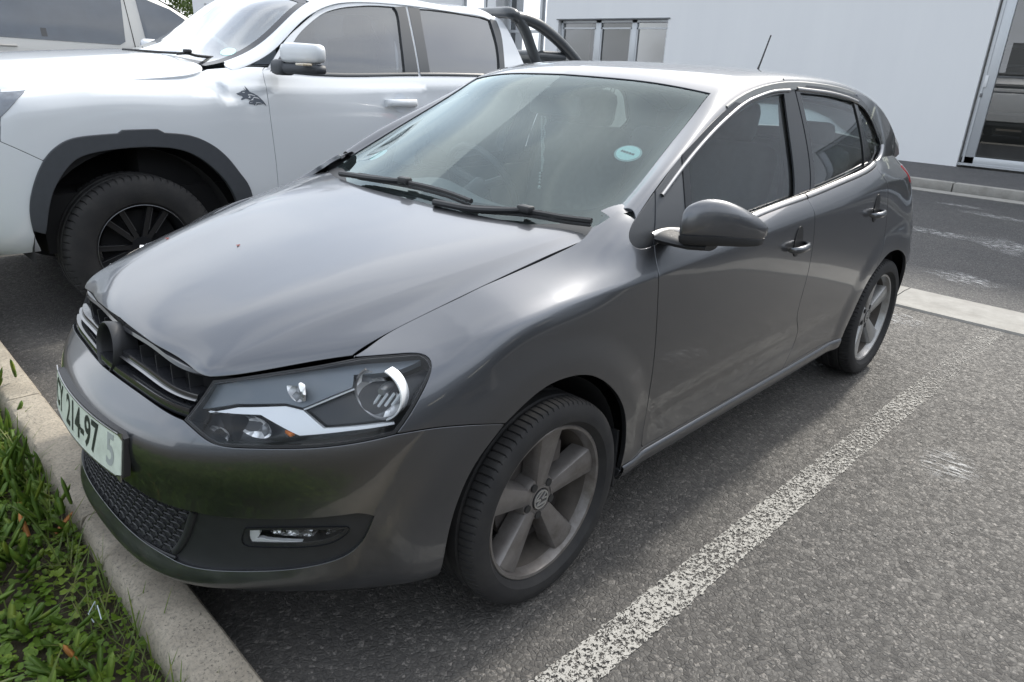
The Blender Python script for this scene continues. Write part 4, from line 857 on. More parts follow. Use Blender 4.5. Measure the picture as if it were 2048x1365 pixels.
    # door handles
# windscreen
WST=[tuple(q) for q in D['WS_T']];WSS=[tuple(q) for q in D['WS_S']]
WSS=[WSS[0],(.4752,3.46),(.2537,3.45),(.0803,3.5),(.026,3.56),(.0,3.72)]
ws_loop=[[(.7948,7)]+WST[::-1],WSS,[(0,3.72),(0,7)],[(0,7),(.7948,7)]]
panel('windscreen',OffS(UPPER,-.004),ws_loop,WGL,car,side='B',rim=False,res=.04,vs=.1)
def frit():
    P=[]
    for q in ws_loop: 
        c=curve(UPPER,q,.015,3,.1);P.append(c if not len(P) else c[1:])
    P=np.concatenate(P)[:-1]
    if area2(P)<0:P=P[::-1]
    X=UPPER.P(P[:,0],P[:,1])
    B=P
    wd=np.where(P[:,0]<.06,.085,np.where(P[:,1]<4.0,.042,.030))/5
    for _ in range(5):
        # variable width inset
        for k in (.0,):
            I=inset(UPPER,B,.01);B=B+(I-B)*(wd/.01)[:,None]
        for _k in range(6):
            S_=(np.roll(B,1,0)+np.roll(B,-1,0))*.25+B*.5;m_=np.abs(UPPER.P(B[:,0],B[:,1])[:,1])>2e-3;B=np.where(m_[:,None],S_,B)
    n=len(P);V=np.concatenate([UPPER.P(Q[:,0],Q[:,1])+UPPER.N(Q[:,0],Q[:,1])*-.006 for Q in (P,B)]);F_=[]
    for i in range(n):
        j=(i+1)%n
        if abs(X[i,1])<1e-3 and abs(X[j,1])<1e-3: continue
        F_.append((i,j,n+j,n+i))
    k=len(V);F_+=[tuple(q+k for q in f[::-1]) for f in F_];V=np.concatenate([V,V*[1,-1,1]])
    return mesh('windscreen_border',V,F_,GLOSSBLK,car)
frit()
# sensor patch
panel('sensor_patch',OffS(UPPER,-.007),[[(.80,7),(.775,6.3)],[(.775,6.3),(.67,6.55),(.66,7)],[(.66,7),(.80,7)]],GLOSSBLK,car,side='B',rim=False,vs=.1)
UR=UPPER.t[11]
po=[(.0354,0),(.3,0),(.8,0),(1.3,0),(UR,0)]
panel('roof',UPPER,[po,[(UR,0),(UR,7)],[(UR,7),(.7948,7)],[(.7948,7)]+WST[::-1],WSS[:4],[(.0803,3.5),(.0354,0)]],PAINT,car,side='B',res=.028,vs=.1)
panel('tailgate',UPPER,[[(UR,0),(UPPER.U,0)],[(UPPER.U,0),(UPPER.U,7)],[(UPPER.U,7),(UPPER.U-.05,7)],[(UPPER.U-.05,7),(UPPER.U-.05,2.)],[(UPPER.U-.05,2.),(UR+.03,1.6)],[(UR+.03,1.6),(UR+.03,7)],[(UR+.03,7),(UR,7)],[(UR,7),(UR,0)]],PAINT,car,side='B',res=.03,vs=.1)
panel('rear_glass',UPPER,[[(UR+.03,1.6),(UPPER.U-.05,2.0)],[(UPPER.U-.05,2.0),(UPPER.U-.05,7)],[(UPPER.U-.05,7),(UR+.03,7)],[(UR+.03,7),(UR+.03,1.6)]],SGL,car,side='B',off=-.004,pre=-.006,rim=False,res=.04,vs=.1)
panel('pillar_base',OffS(UPPER,-.003),[[(0,0),(.0,3.7)],[(0,3.7),(.095,3.5)],[(.095,3.5),(.06,0)],[(.06,0),(0,0)]],PAINT,car,side='B',gap=0,vs=.1,res=.03) if False else None
for sd in 'LR': panel('pillar_foot',OffS(FLANK,-.0045),[[(1.70,10.66),(1.768,10.66)],[(1.768,10.66),(1.772,11)],[(1.772,11),(1.70,11)],[(1.70,11),(1.70,10.66)]],PAINT,car,side=sd,gap=0,res=.02,rim=False)
# bonnet
BS=[(.7041,1.42),(.7055,2.66),(.702,3.46),(.7,4.05),(.702,4.54),(.7095,5.03),(.7155,5.55),(.7155,6.2),(.712,6.85),(.698,7.3)]
BRr=[(.698,7.3),(.60,7.50),(.4674,7.36),(.3943,7.02),(.3068,6.85),(.2,6.74),(.1,6.70),(0,6.68)]
BFr=[(0,1.35),(.15,1.28),(.26,1.12),(.43,.92),(.5184,.8696)]
panel('bonnet',BONNET,[BFr,D['B_HL'][:3]+[(.7041,1.42)],BS,BRr,[(0,6.68),(0,1.35)]],PAINT,car,side='B',res=.022,gap=.0034)
# antenna
g=Geo();g.box((-2.41,0,1.432),(.06,.03,.012),bev=.005);g.tube([(-2.405,0,1.435),(-2.43,0,1.48),(-2.50,0,1.622)],[.007,.0045,.0038],8);g.build('antenna',BLK,car)
# scuttle below the windscreen
g=Geo()
secs=[]
for y in np.linspace(-.68,.68,31):
    t=abs(y)/.68;x0=-.135-.10*t**2.2;z0=.962+.018*t
    secs.append([Vector((x0+.13,y,z0-.035)),Vector((x0,y,z0-.004)),Vector((x0-.09,y,z0+.030)),Vector((x0-.12,y,z0+.038)),Vector((x0-.12,y,z0-.02)),Vector((x0+.13,y,z0-.06))])
g.loft(secs).build('scuttle',BLK,car)
# wipers
for nm,bl,ar in (('wiper',D['W1'],D['A1']),('wiper',D['W2'],D['A2'])):
    def cr3(P,n=6):
        Q=crom(np.array(P),n);return [Vector(q) for q in Q]
    b=cr3(bl);a_=cr3(ar);g=Geo()
    g.tube([q+Vector((0,0,.004)) for q in a_],[.011-.004*i/len(a_) for i in range(len(a_))],8)
    w_=g.build(nm,BLK,car)
    g=Geo();g.tube(b,[.008]*len(b),6);g.tube([q+Vector((.005,0,-.012)) for q in b],.005,6);c=bl[1];g.box((c[0],c[1],c[2]+.006),(.03,.05,.022),bev=.006)
    g.build('wiper_blade',BLK,w_)
# licence disc on the inside of the screen
STK=simple('disc_paper',(.52,.80,.78),.6,var=.18,vs=140)
def disc(c3,n3,r,m,nm,par):
    n3=Vector(n3).normalized();q=n3.to_track_quat('Z','Y').to_matrix()
    g=Geo();pts=[(r*math.cos(k*math.pi/16),r*math.sin(k*math.pi/16)) for k in range(32)]
    g.prism(pts,.001,M=q,c=c3);return g.build(nm,m,par,smooth=False)
q=D['STK'][0];P_=UPPER.P([q[0]],[q[1]])[0];N_3=UPPER.N([q[0]],[q[1]])[0]
o=disc(Vector(P_)-Vector(N_3)*.012,N_3,.044,simple('disc_ring',(.30,.42,.42),.5),'licence_disc',car)
o2=disc(Vector(P_)-Vector(N_3)*.0105,N_3,.038,STK,'disc_paper',o)
g=Geo();qq=Vector(N_3).to_track_quat('Z','Y').to_matrix();tx=(qq@Vector((1,0,0)));ty=(qq@Vector((0,1,0)))
e1=Vector((0,1,0));e1=(e1-Vector(N_3)*e1.dot(Vector(N_3))).normalized();e2=Vector(N_3).cross(e1)
if e2.z<0:e2=-e2
for k in range(14):
    c=Vector(P_)-Vector(N_3)*.0092+e1*(-.024+k*.0035);w2=.0011 if k%3 else .0018
    g.add([c-e1*w2-e2*.005,c+e1*w2-e2*.005,c+e1*w2+e2*.005,c-e1*w2+e2*.005],[(0,1,2,3)])
g.build('disc_barcode',simple('ink',(.04,.06,.07),.6),o,smooth=False,fix=False)
P2=Vector(D['STK2'][0]);disc(P2+Vector((-.02,.01,-.03)),(N_3[0],-N_3[1],N_3[2]),.040,STK,'licence_disc',car)
# ---------------------------------------------------------- headlamps
LB=simple('lamp_black',(.010,.011,.013),.30);REFL=MB_('reflector_glints');_v=REFL.n('ShaderNodeSeparateColor',{0:REFL.vor(38,out='Color')}).outputs
REFL.set(Base_Color=REFL.mix(REFL.ramp(_v[0],[(.22,0.),(.34,1.)]),(.22,.23,.24),(.95,.96,.97)),Roughness=.14,Metallic=.35);REFL.bump(REFL.vor(38),.8,.02);REFL=REFL.m  # bright and dark cells: bowl reflections put into the base colour
LG=simple('lamp_bezel_grey',(.15,.175,.20),.40,metal=.2)
LS=simple('lamp_bezel_silver',(.84,.87,.90),.38,metal=.2)
FCH=simple('fog_bezel_silver',(.80,.81,.82),.30,metal=.25)
FRF=MB_('fog_reflector_glints');_v=FRF.n('ShaderNodeSeparateColor',{0:FRF.vor(70,out='Color')}).outputs;FRF.set(Base_Color=FRF.mix(FRF.ramp(_v[0],[(.3,0.),(.55,1.)]),(.16,.16,.16),(.92,.93,.94)),Roughness=.12,Metallic=.6);FRF.bump(FRF.vor(70),1.,.02);FRF=FRF.m  # facet glints painted as bright and dark cells, with a matching bump
AMB=simple('amber_bulb',(.75,.22,.04),.25,coat=.5)
for sd in 'LR':
    sy=1 if sd=='L' else -1
    def MV(v): return Vector((v[0],v[1]*sy,v[2]))
    hl_loop=[HL[0:3]+HL[3:5],HL[4:8],HL[7:11],HL[10:17],HL[16:20],HL[19:]+[HL[0]]]
    lamp=panel('headlamp',OffS(FLANK,-.085),hl_loop,LB,car,side=sd,rim=False,res=.03,pre=-.004)
    # wall between lens and housing
    P=[]
    for q in hl_loop:
        c=curve(FLANK,q,.012,3);P.append(c if not len(P) else c[1:])
    P=np.concatenate(P)[:-1];
    if area2(P)<0:P=P[::-1]
    P=inset(FLANK,P,.004);n=len(P);Nn=FLANK.N(P[:,0],P[:,1]);X=FLANK.P(P[:,0],P[:,1])
    V=np.concatenate([X-Nn*.002,X-Nn*.09])*[1,sy,1];mesh('lamp_wall',V,[(i,(i+1)%n,n+(i+1)%n,n+i) for i in range(n)],LB,lamp)
    rings('lamp_seal',FLANK,hl_loop,.0005,.0075,BLK,lamp,off=-.0030,side=sd)
    panel('lamp_lens',OffS(FLANK,-.0025),hl_loop,LGL,lamp,side=sd,rim=False,pre=.003,res=.03)
    H=lambda k,o,m,nm,**kw:panel(nm,OffS(FLANK,o),[[D[k][i_],D[k][(i_+1)%len(D[k])]] for i_ in range(len(D[k]))],m,lamp,side=sd,smooth=0,depth=.02,res=.03,rr=.001,**kw)
    H('H_UP',-.024,LG,'lamp_bezel',pre=.002);H('H_SIL',-.028,LS,'lamp_band');H('H_BLK',-.055,LB,'lamp_screen');H('H_BOT',-.060,LB,'lamp_floor')
    # a thin bright edge
    def edge(pts,o,r,m,nm):
        c=curve(FLANK,pts,.01,1);X=[MV(on_surf(FLANK,u_,v_,o)) for u_,v_ in c];Geo().tube(X,r,6).build(nm,m,lamp)
    edge([D['H_SIL'][3],D['H_BLK'][1]],-.031,.0022,LS,'lamp_trim')
    hc=D['H_C'];n0=FLANK.N([hc[0][0]],[hc[0][1]])[0]
    def bowl(uv,off,r,dep,tilt,nm,m,arc=(0,2*math.pi),sq=1.):
        c=MV(on_surf(FLANK,uv[0],uv[1],off));nrm=Vector((math.cos(R(tilt)),math.sin(R(tilt))*sy,.08)).normalized()
        a_=nrm.cross(Vector((0,0,1))).normalized();b_=a_.cross(nrm).normalized()
        V=[];F_=[];nr=9;na=40
        for i in range(nr):
            t=i/(nr-1);rr_=r*(1-t)**.5 if i<nr-1 else r*.16
            for k in range(na):
                th=arc[0]+(arc[1]-arc[0])*k/(na-1);V.append(c-nrm*dep*t+a_*rr_*math.cos(th)+b_*rr_*sq*math.sin(th))
        for i in range(nr-1):
            for k in range(na-1): F_.append((i*na+k,i*na+k+1,(i+1)*na+k+1,(i+1)*na+k))
        g=Geo().add(V,F_)
        return g.build(nm,m,lamp,ang=60,fix=False),c,nrm,a_,b_
    b1,c,nr_,a_,b_=bowl(hc[0],-.026,.060,.048,26,'main_reflector',REFL,arc=(-2.75,.95))
    g=Geo();g.tube([c+a_*.060*math.cos(t)+b_*.060*math.sin(t) for t in np.linspace(-2.75,.95,30)],.0032,6);g.build('reflector_ring',CHR,lamp)
    for k_ in range(4):
        x_=.026-.017*k_;Geo().tube([c-nr_*.012+a_*x_+b_*(-.044+.005*k_),c-nr_*.012+a_*(x_-.022)+b_*(-.008+.004*k_)],.0032,4).build('reflector_rib',LS,lamp)
    g=Geo();g.tube([c-nr_*.05,c-nr_*.015,c-nr_*.005],[.012,.012,.007],12);
    g.build('bulb_cap',simple('bulb_grey',(.30,.31,.32),.35,metal=.7),lamp)
    g=Geo() # outer half collar of the reflector
    secs=[]
    for t in np.linspace(-1.15,1.25,22):
        e=c+a_*(-.062*math.cos(t))*(1 if sy>0 else -1)*sy+b_*.062*math.sin(t);secs.append([e+nr_*.014,e-nr_*.020,e-nr_*.020+(c-e)*.06,e+nr_*.014+(c-e)*.06])
    g.loft(secs).build('reflector_collar',LS,lamp,ang=40)
    b2,c,nr_,a_,b_=bowl(hc[1],-.006,.030,.014,14,'high_beam_reflector',REFL,arc=(math.pi,2*math.pi))
    g=Geo();g.box(c+nr_*.004+a_*(-.022)*sy,(.008,.018,.040),bev=.003);g.build('reflector_tab',REFL,lamp)
    b3,*_=bowl(hc[2],-.042,.052,.02,20,'indicator_reflector',REFL,sq=.5)
    b4,*_=bowl(hc[3],-.045,.034,.02,10,'side_light_reflector',REFL,sq=.55)
    q=MV(on_surf(FLANK,hc[4][0],hc[4][1],-.040));g=Geo();g.box(q,(.014,.024,.009),bev=.003);g.build('indicator_bulb',AMB,lamp)
    # fog lamp
    for k_,nm_,of_ in (('G_L','fog_bezel',-.0135),('G_B','fog_bezel',-.0130),('G_M','fog_reflector',-.030),('G_R','fog_reflector',-.026),('G_S','fog_reflector',-.03)):
        panel(nm_,OffS(FLANK,of_),[[tuple(q) for q in D[k_]]+[tuple(D[k_][0])]],FCH if nm_=='fog_bezel' else FRF,car,side=sd,smooth=0,gap=.0005,depth=.01,res=.015,rr=.001)
    fg=[tuple(q) for q in D['FOG']];fl=[fg[:4],fg[3:6],fg[5:11],fg[10:]+[fg[0]]]
    fog=panel('fog_lamp',OffS(FLANK,-.050),fl,LB,car,side=sd,rim=False,res=.02,pre=-.002)
    P=np.concatenate([curve(FLANK,fg+[fg[0]],.01,1)])[:-1]
    if area2(P)<0:P=P[::-1]
    n=len(P);Nn=FLANK.N(P[:,0],P[:,1]);X=FLANK.P(P[:,0],P[:,1])
    V=np.concatenate([X-Nn*.006,X-Nn*.05])*[1,sy,1];mesh('fog_surround',V,[(i,(i+1)%n,n+(i+1)%n,n+i) for i in range(n)],LB,fog)
    panel('fog_lens',OffS(FLANK,-.008),fl,LGL,fog,side=sd,rim=False,res=.02)
    # inner dark lining of the hole edge so nothing shows through
# mirrors
for sd in 'LR':
    sy=1 if sd=='L' else -1
    mr=bpy.data.objects.new('door_mirror',None);link(mr,car);mr.location=(-.47,.86*sy,1.04) if sy>0 else (-.70,-.775,1.03);mr.rotation_euler=(0,0,0 if sy>0 else R(-68))
    # shell: sections from the inner side to the tip
    SH=[ # (x,y,z,half depth,up,down)
     (-.425,.868,1.035,.018,.022,.020),(-.426,.871,1.034,.036,.044,.040),(-.436,.884,1.036,.046,.058,.047),(-.458,.908,1.037,.050,.068,.050),(-.49,.935,1.037,.050,.067,.050),(-.53,.962,1.034,.047,.055,.048),(-.575,.985,1.028,.040,.038,.043),(-.612,1.002,1.022,.028,.021,.034),(-.634,1.010,1.018,.010,.008,.016)]
    Q=crom(np.array(SH),4);secs=[];low=[]
    for x,y,z,hd,up,dn in Q:
        s1=[];s2=[]
        ax=Vector((.86,.51,0))
        for k in range(24):
            t=2*math.pi*k/24;c_,s_=math.cos(t),math.sin(t)
            e=.75
            xx=hd*math.copysign(abs(c_)**e,c_)*(1. if c_>0 else .75);zz=(up if s_>0 else dn)*math.copysign(abs(s_)**.85,s_)
            s1.append(Vector((x+ax.x*xx+.47,(y+ax.y*xx*.2-.86)*sy,z+zz-1.04)))
        secs.append(s1)
    g=Geo().loft(secs);g.build('mirror_shell',PAINT,mr,ang=60)
    # black lower shell
    secs=[]
    for x,y,z,hd,up,dn in Q[3:-2]:
        s1=[]
        for k in range(16):
            t=math.pi+math.pi*k/15;c_,s_=math.cos(t),math.sin(t)
            xx=hd*1.05*math.copysign(abs(c_)**.75,c_)*(1. if c_>0 else .8);zz=dn*1.0*s_
            s1.append(Vector((x+.86*xx+.47,(y+.1*xx-.86)*sy,z-.026+zz*.62-1.04)))
        secs.append(s1)
    Geo().loft(secs).build('mirror_base',BLK,mr,ang=50)
    g=Geo()
    arm=[(.015,-.062,-.056,.060,.018),(.012,-.03,-.060,.052,.017),(.0,.02,-.066,.044,.014),(-.03,.06,-.068,.036,.012)]
    secs=[]
    for x,y,z,a_,b_ in arm:
        secs.append([Vector((x+a_*math.cos(t),y*sy,z+b_*math.sin(t))) for t in np.linspace(0,2*math.pi,14,endpoint=False)])
    g.loft(secs).build('mirror_arm',BLK,mr,ang=50)
    g=Geo();g.prism([(.052*math.cos(t),.034*math.sin(t)) for t in np.linspace(0,2*math.pi,28,endpoint=False)],.003,M=Matrix.Rotation(R(-90),3,'Y'));
    o=g.build('mirror_glass',CHRM,mr,smooth=False);o.location=(-.065,.085*sy,-.0);o.rotation_euler=(0,0,R(30*sy))
# door handles: flat dark ellipse painting the cup's shade, and grab bar
def surf_frame(F,u,v,sy=1):
    P=F.P([u],[v])[0];du,dv=F.jac([u],[v]);t=-du[0]/np.linalg.norm(du[0]);n=F.N([u],[v])[0];b=np.cross(n,t)
    return [Vector((q[0],q[1]*sy,q[2])) for q in (P,t,n,b)]
doors={o.name:o for o in car.children}
fd=[o for o in car.children if o.name.startswith('front_door')];rdo=[o for o in car.children if o.name.startswith('rear_door')]

CUP_SHADE=simple('flat_handle_cup',(.010,.010,.011),.5)  # near-black colour paints the shade of the recess on a flat ellipse
for sd in 'LR':
    sy=1 if sd=='L' else -1
    for (u0,v0),drs in (((2.675,8.16),fd),((3.462,8.16),rdo)):
        par=drs[0] if sy>0 else drs[-1]
        P_,t,n,b=surf_frame(FLANK,u0,v0,sy);up=b if b.z>0 else -b
        el=[(u0+.006+.034*math.cos(q),v0+.10+.58*math.sin(q)) for q in np.linspace(0,2*math.pi,21)]
        hd=panel('door_handle',FLANK,[el],CUP_SHADE,par,side=sd,off=.0032,gap=0,depth=.006,res=.012,smooth=1,rr=.001)
        secs=[]
        for s_,o,h,w_ in ((-.066,.004,.008,.006),(-.062,.012,.011,.009),(-.048,.026,.013,.010),(-.02,.034,.0135,.011),(.02,.035,.0135,.011),(.05,.030,.013,.010),(.064,.018,.011,.009),(.068,.006,.008,.006)):
            c=P_+t*s_+n*o-up*.008
            secs.append([c+n*(w_*math.cos(k*math.pi/6))+up*(h*math.sin(k*math.pi/6)) for k in range(12)])
        Geo().loft(secs).build('handle_bar',PAINT,hd,ang=60)
# ---------------------------------------------------------------- wheels
ALLOY=MB_('alloy_painted');_n=ALLOY.noise(22,6,.7);_m=ALLOY.noise(5,4,.6)
ALLOY.set(Base_Color=ALLOY.mix(ALLOY.math('MULTIPLY',ALLOY.ramp(_n,[(.4,.2),(.75,1.)]),ALLOY.ramp(_m,[(.3,.35),(.7,1.)])),(.20,.19,.185),(.09,.078,.066)),Metallic=.55,Roughness=.42,Coat_Weight=.25)
ALLOY2=MB_('alloy_clean');_n=ALLOY2.noise(22,6,.7)
ALLOY2.set(Base_Color=ALLOY2.mix(ALLOY2.ramp(_n,[(.45,.0),(.75,.6)]),(.36,.36,.355),(.21,.19,.165)),Metallic=.6,Roughness=.38,Coat_Weight=.3)
TYRE=MB_('tyre_rubber');_n=TYRE.noise(9,5,.65);TYRE.set(Base_Color=TYRE.mix(TYRE.ramp(_n,[(.42,0.),(.75,1.)]),(.011,.011,.012),(.027,.026,.025)),Roughness=.78);TYRE.bump(TYRE.noise(250,3),.15,.001);TYRE=TYRE.m
def tyre(ro,ri,w_,nseg=88,groove=.0045,blocks=True):
    """tyre with ribs, lateral sipes at the shoulders; axis y, outer side +y"""
    h=ro-ri;hw=w_/2
    prof=[(ri-.004,hw*.78),(ri+.004,hw*.86),(ri+.010,hw*.93),(ri+h*.22,hw*1.0),(ri+h*.45,hw*1.03),(ri+h*.68,hw*1.0),(ri+h*.84,hw*.94),(ri+h*.925,hw*.875),(ro-.0035,hw*.80),(ro-.001,hw*.68),
          (ro,hw*.50),(ro-.0065,hw*.47),(ro-.0065,hw*.40),(ro,hw*.37),(ro,hw*.12),(ro-.0065,hw*.09)]
    prof=prof+[(r,-y) for r,y in prof[::-1]]
    kind=[0]*len(prof)
    sh={7,8,9,10}; n=len(prof);sh|={n-1-i for i in sh}
    V=[];F_=[]
    sub=[(0.,0),(.12,1),(.16,1),(.28,0)]
    cnt=0;angs=[]
    for k in range(nseg):
        for f,d in sub: angs.append(((k+f)/nseg*2*math.pi,d,f))
    for a_,d,f in angs:
        for i,(r,y) in enumerate(prof):
            rr_=r;aa=a_
            if i in sh:
                rr_-=groove*d;aa=a_+(.02*(abs(y)/hw-.6)*2)
            V.append((rr_*math.cos(aa),y,rr_*math.sin(aa)))
    m=len(angs)
    for k in range(m):
        j=(k+1)%m
        for i in range(n-1): F_.append((k*n+i,k*n+i+1,j*n+i+1,j*n+i))
    return V,F_
def alloy(rim_r,w_,phase,off=.055):
    """five broad spokes; returns Geo. outer side +y; local origin wheel centre plane"""
    g=Geo();yo=w_/2*.90
    g.rev([(rim_r-.002,yo-.006),(rim_r,yo-.001),(rim_r-.004,yo+.003),(rim_r-.012,yo+.001),(rim_r-.016,yo-.008),(rim_r-.022,yo-.030)],72)
    n=9
    for s_ in range(5):
        a0=R(phase+72*s_);rad=Vector((math.cos(a0),0,math.sin(a0)));tan=Vector((-math.sin(a0),0,math.cos(a0)));ax=Vector((0,1,0));secs=[]
        for i in range(n):
            t=i/(n-1);r=.044+(rim_r-.018-.044)*t
            hw=.0235+.0225*t**1.1;top=yo-.026-.012*(1-t)**1.3*0+(-.004+.016*t)-.0
            y0=top;crown=.004
            sec=[]
            for x,dy in ((-1.18,-.050),(-1.10,-.022),(-.98,-.006),(-.88,.0),(-.45,.0035),(0,.0048),(.45,.0035),(.88,.0),(.98,-.006),(1.10,-.022),(1.18,-.050)):
                rr_=math.sqrt(max(r*r-(hw*x)**2,0)) if t>.9 else r
                sec.append(rad*rr_+tan*hw*x+ax*(y0+dy+ (-.012*math.exp(-((t-.0)/.18)**2))*0))
            secs.append(sec)
        g.loft(secs,closed=False,caps=False)
        b0=secs[0];g.add(b0,[tuple(range(len(b0)))])
    # hub with a raised boss
    g.rev([(.072,yo-.085),(.070,yo-.045),(.064,yo-.032),(.040,yo-.028),(.034,yo-.026),(.033,yo-.032),(.0,yo-.032)],60)
    return g,yo
def emblem(parent,c,r,m1,m2,rot=0,sgn=1):
    """round cap with the maker's V over W in a ring, facing +y (sgn -1: -y)"""
    def T(x,z,y): 
        ca,sa=math.cos(rot),math.sin(rot);return (c[0]+sgn*(x*ca-z*sa)*-1,c[1]+sgn*y,c[2]+x*sa+z*ca)
    g=Geo();N=36
    V=[T(r*math.cos(2*math.pi*k/N),r*math.sin(2*math.pi*k/N),h) for h in (-.004,.002) for k in range(N)]
    g.add(V,[tuple(range(N,2*N))]+[(k,(k+1)%N,N+(k+1)%N,N+k) for k in range(N)]);cap=g.build('hub_cap',m1,parent,ang=30)
    g=Geo()
    def ringf(r0,r1,h):
        V=[T(q*math.cos(2*math.pi*k/N),q*math.sin(2*math.pi*k/N),hh) for q,hh in ((r1,.002),(r1,h),(r0,h),(r0,.002)) for k in range(N)]
        g.add(V,[(a*N+k,a*N+(k+1)%N,(a+1)*N+(k+1)%N,(a+1)*N+k) for a in range(3) for k in range(N)])
    ringf(r*.80,r*.93,.0040)
    def stroke(p0,p1,w_):
        d=Vector((p1[0]-p0[0],p1[1]-p0[1]));q=Vector((-d.y,d.x)).normalized()*w_/2
        P=[(p0[0]+q.x,p0[1]+q.y),(p1[0]+q.x,p1[1]+q.y),(p1[0]-q.x,p1[1]-q.y),(p0[0]-q.x,p0[1]-q.y)]
        V=[T(x*r,z*r,h) for h in (.002,.0040) for x,z in P];g.add(V,[(4,5,6,7),(0,1,5,4),(1,2,6,5),(2,3,7,6),(3,0,4,7)])
    w_=.13
    stroke((-.30,.76),(0,.10),w_);stroke((.30,.76),(0,.10),w_)
    stroke((-.66,.50),(-.30,-.70),w_);stroke((-.30,-.70),(0,-.06),w_);stroke((0,-.06),(.30,-.70),w_);stroke((.30,-.70),(.66,.50),w_)
    g.build('cap_emblem',m2,cap,smooth=False);return cap
def wheel(x,y,sy,phase,steer,mat,parent,z=.300):
    w_=bpy.data.objects.new('wheel',None);link(w_,parent);w_.location=(x,y,z);w_.rotation_euler=(0,0,steer if sy>0 else steer+math.pi)
    V,F_=tyre(.302,.2285,.205);Geo().add(V,F_).build('tyre',TYRE,w_,ang=32)
    g,yo=alloy(.229,.185,phase)
    rim=g.build('rim',mat.m,w_,ang=38)
    gr=Geo().rev([(.207,.055),(.199,.02),(.193,-.01),(.199,-.083),(.225,-.085)],64);gr.build('rim_barrel',simple('brake_dust',(.075,.066,.058),.6,metal=.3,var=.4,vs=30),w_,ang=40)
    gb=Geo()
    for k in range(5):
        a_=R(phase+36+72*k);gb=Geo();c=Vector((.051*math.cos(a_),yo-.029,.051*math.sin(a_)))
        gb.rev([(.0115,-.004),(.0115,.0035),(.0105,.0035),(0,.0035)],16,c=c)  # raised dark disc painting the shade inside a bolt hole
        gb.build('bolt_hole_shade',simple('bolt_hole_dark',(.02,.02,.02),.6),w_)
    emblem(w_,(0,yo-.026,0),.031,simple('cap_black',(.03,.03,.032),.3,coat=.3),simple('cap_silver',(.45,.45,.44),.35,metal=.8),rot=R(phase-95))
    g=Geo();g.rev([(.142,.02),(.142,.0),(.07,.0),(.07,.02)],48,closed=False);g.rev([(.07,.03),(.0,.03)],32);g.box((-.06,.012,.11),(.09,.05,.07),bev=.01)
    g.build('brake_disc',simple('brake_iron',(.10,.09,.085),.6,metal=.5,var=.4,vs=60),w_,ang=40)
    g=Geo();g.rev([(.19,-.09),(.02,-.09)],32);g.build('wheel_inner',DARK,w_)
    return w_
wheel(0,.726,1,-95-72+0,R(1.4),ALLOY,car) if False else None
# in local coordinates the phase runs with x forward, z up
wheel(0,.728,1,23,R(1.4),ALLOY,car);wheel(-2.47,.724,1,8,0,ALLOY2,car);wheel(0,-.728,-1,50,R(1.4),ALLOY,car);wheel(-2.47,-.724,-1,30,0,ALLOY2,car)
# wheel housings and floor
for sd in (1,-1):
    for cx in (.015,-2.44):
        g=Geo();n=26
        for y0,y1 in ((.50,.775),):
            secs=[]
            for y in (y0,y1):
                secs.append([Vector((cx+.366*math.cos(t),y*sd,.30+.362*math.sin(t))) for t in np.linspace(-.10,math.pi+.15,n)])
            g.loft(secs,closed=False,caps=False)
        g.add([(cx+.39*math.cos(t),.50*sd,.30+.385*math.sin(t)) for t in np.linspace(-.3,math.pi+.3,n)],[tuple(range(n))])
        g.build('wheel_housing',simple('liner_felt',(.010,.010,.011),.95),car,ang=60)
    # mud flap edge seen behind the front wheel
    g=Geo();g.box((-.335,.745*sd,.30),(.012,.10,.20),bev=.004);g.build('mud_guard',BLK,car)
g=Geo();g.box((-1.2,0,.21),(1.62,1.50,.03));g.box((.55,0,.24),(.36,1.0,.03));g.box((-2.92,0,.26),(.2,1.1,.05));g.box((-1.2,0,.50),(2.7,.98,.36))
g.build('underbody',DARK,car,smooth=False)
# front structure behind the grille
g=Geo();g.box((.62,0,.50),(.16,.95,.34));g.build('radiator',DARK,car,smooth=False)
# ---------------------------------------------------------------- cabin
FAB=simple('seat_fabric',(.10,.105,.11),.85,var=.3,vs=40);DSH=simple('dash_plastic',(.15,.16,.165),.55,var=.15,vs=20);HEAD=simple('headliner',(.32,.32,.31),.9)
cab=bpy.data.objects.new('cabin',None);link(cab,car)
g=Geo();secs=[]
for y in np.linspace(-.70,.70,29):
    hump=.055*math.exp(-((y+.37)/.20)**2)
    secs.append([Vector((-.15,y,.93)),Vector((-.30,y,.945)),Vector((-.46,y,.945+hump*.6)),Vector((-.60,y,.925+hump)),Vector((-.68,y,.885+hump*.5)),Vector((-.66,y,.60)),Vector((-.15,y,.60))])
g.loft(secs).build('dashboard',DSH,cab,ang=50)
g=Geo()
for k in range(30): 
    y=-.62+k*.042;g.box((-.31,y,.948),(.018,.028,.004))
g.build('dash_vent',simple('vent_dark',(.015,.015,.016),.6),cab,smooth=False)
g=Geo();c=Vector((-.80,-.34,.935));ax=Vector((-.90,0,.44)).normalized();e1=Vector((0,1,0));e2=ax.cross(e1)
g.tube([c+e1*.185*math.cos(t)+e2*.185*math.sin(t) for t in np.linspace(0,2*math.pi,40,endpoint=False)],.016,10,closed=True)
for t in (R(90),R(200),R(-20)): g.tube([c,c+e1*.175*math.cos(t)+e2*.175*math.sin(t)],.02,8)
g.tube([c,c-ax*.18],.045,12);g.build('steering_wheel',simple('steering_leather',(.02,.02,.021),.5),cab)
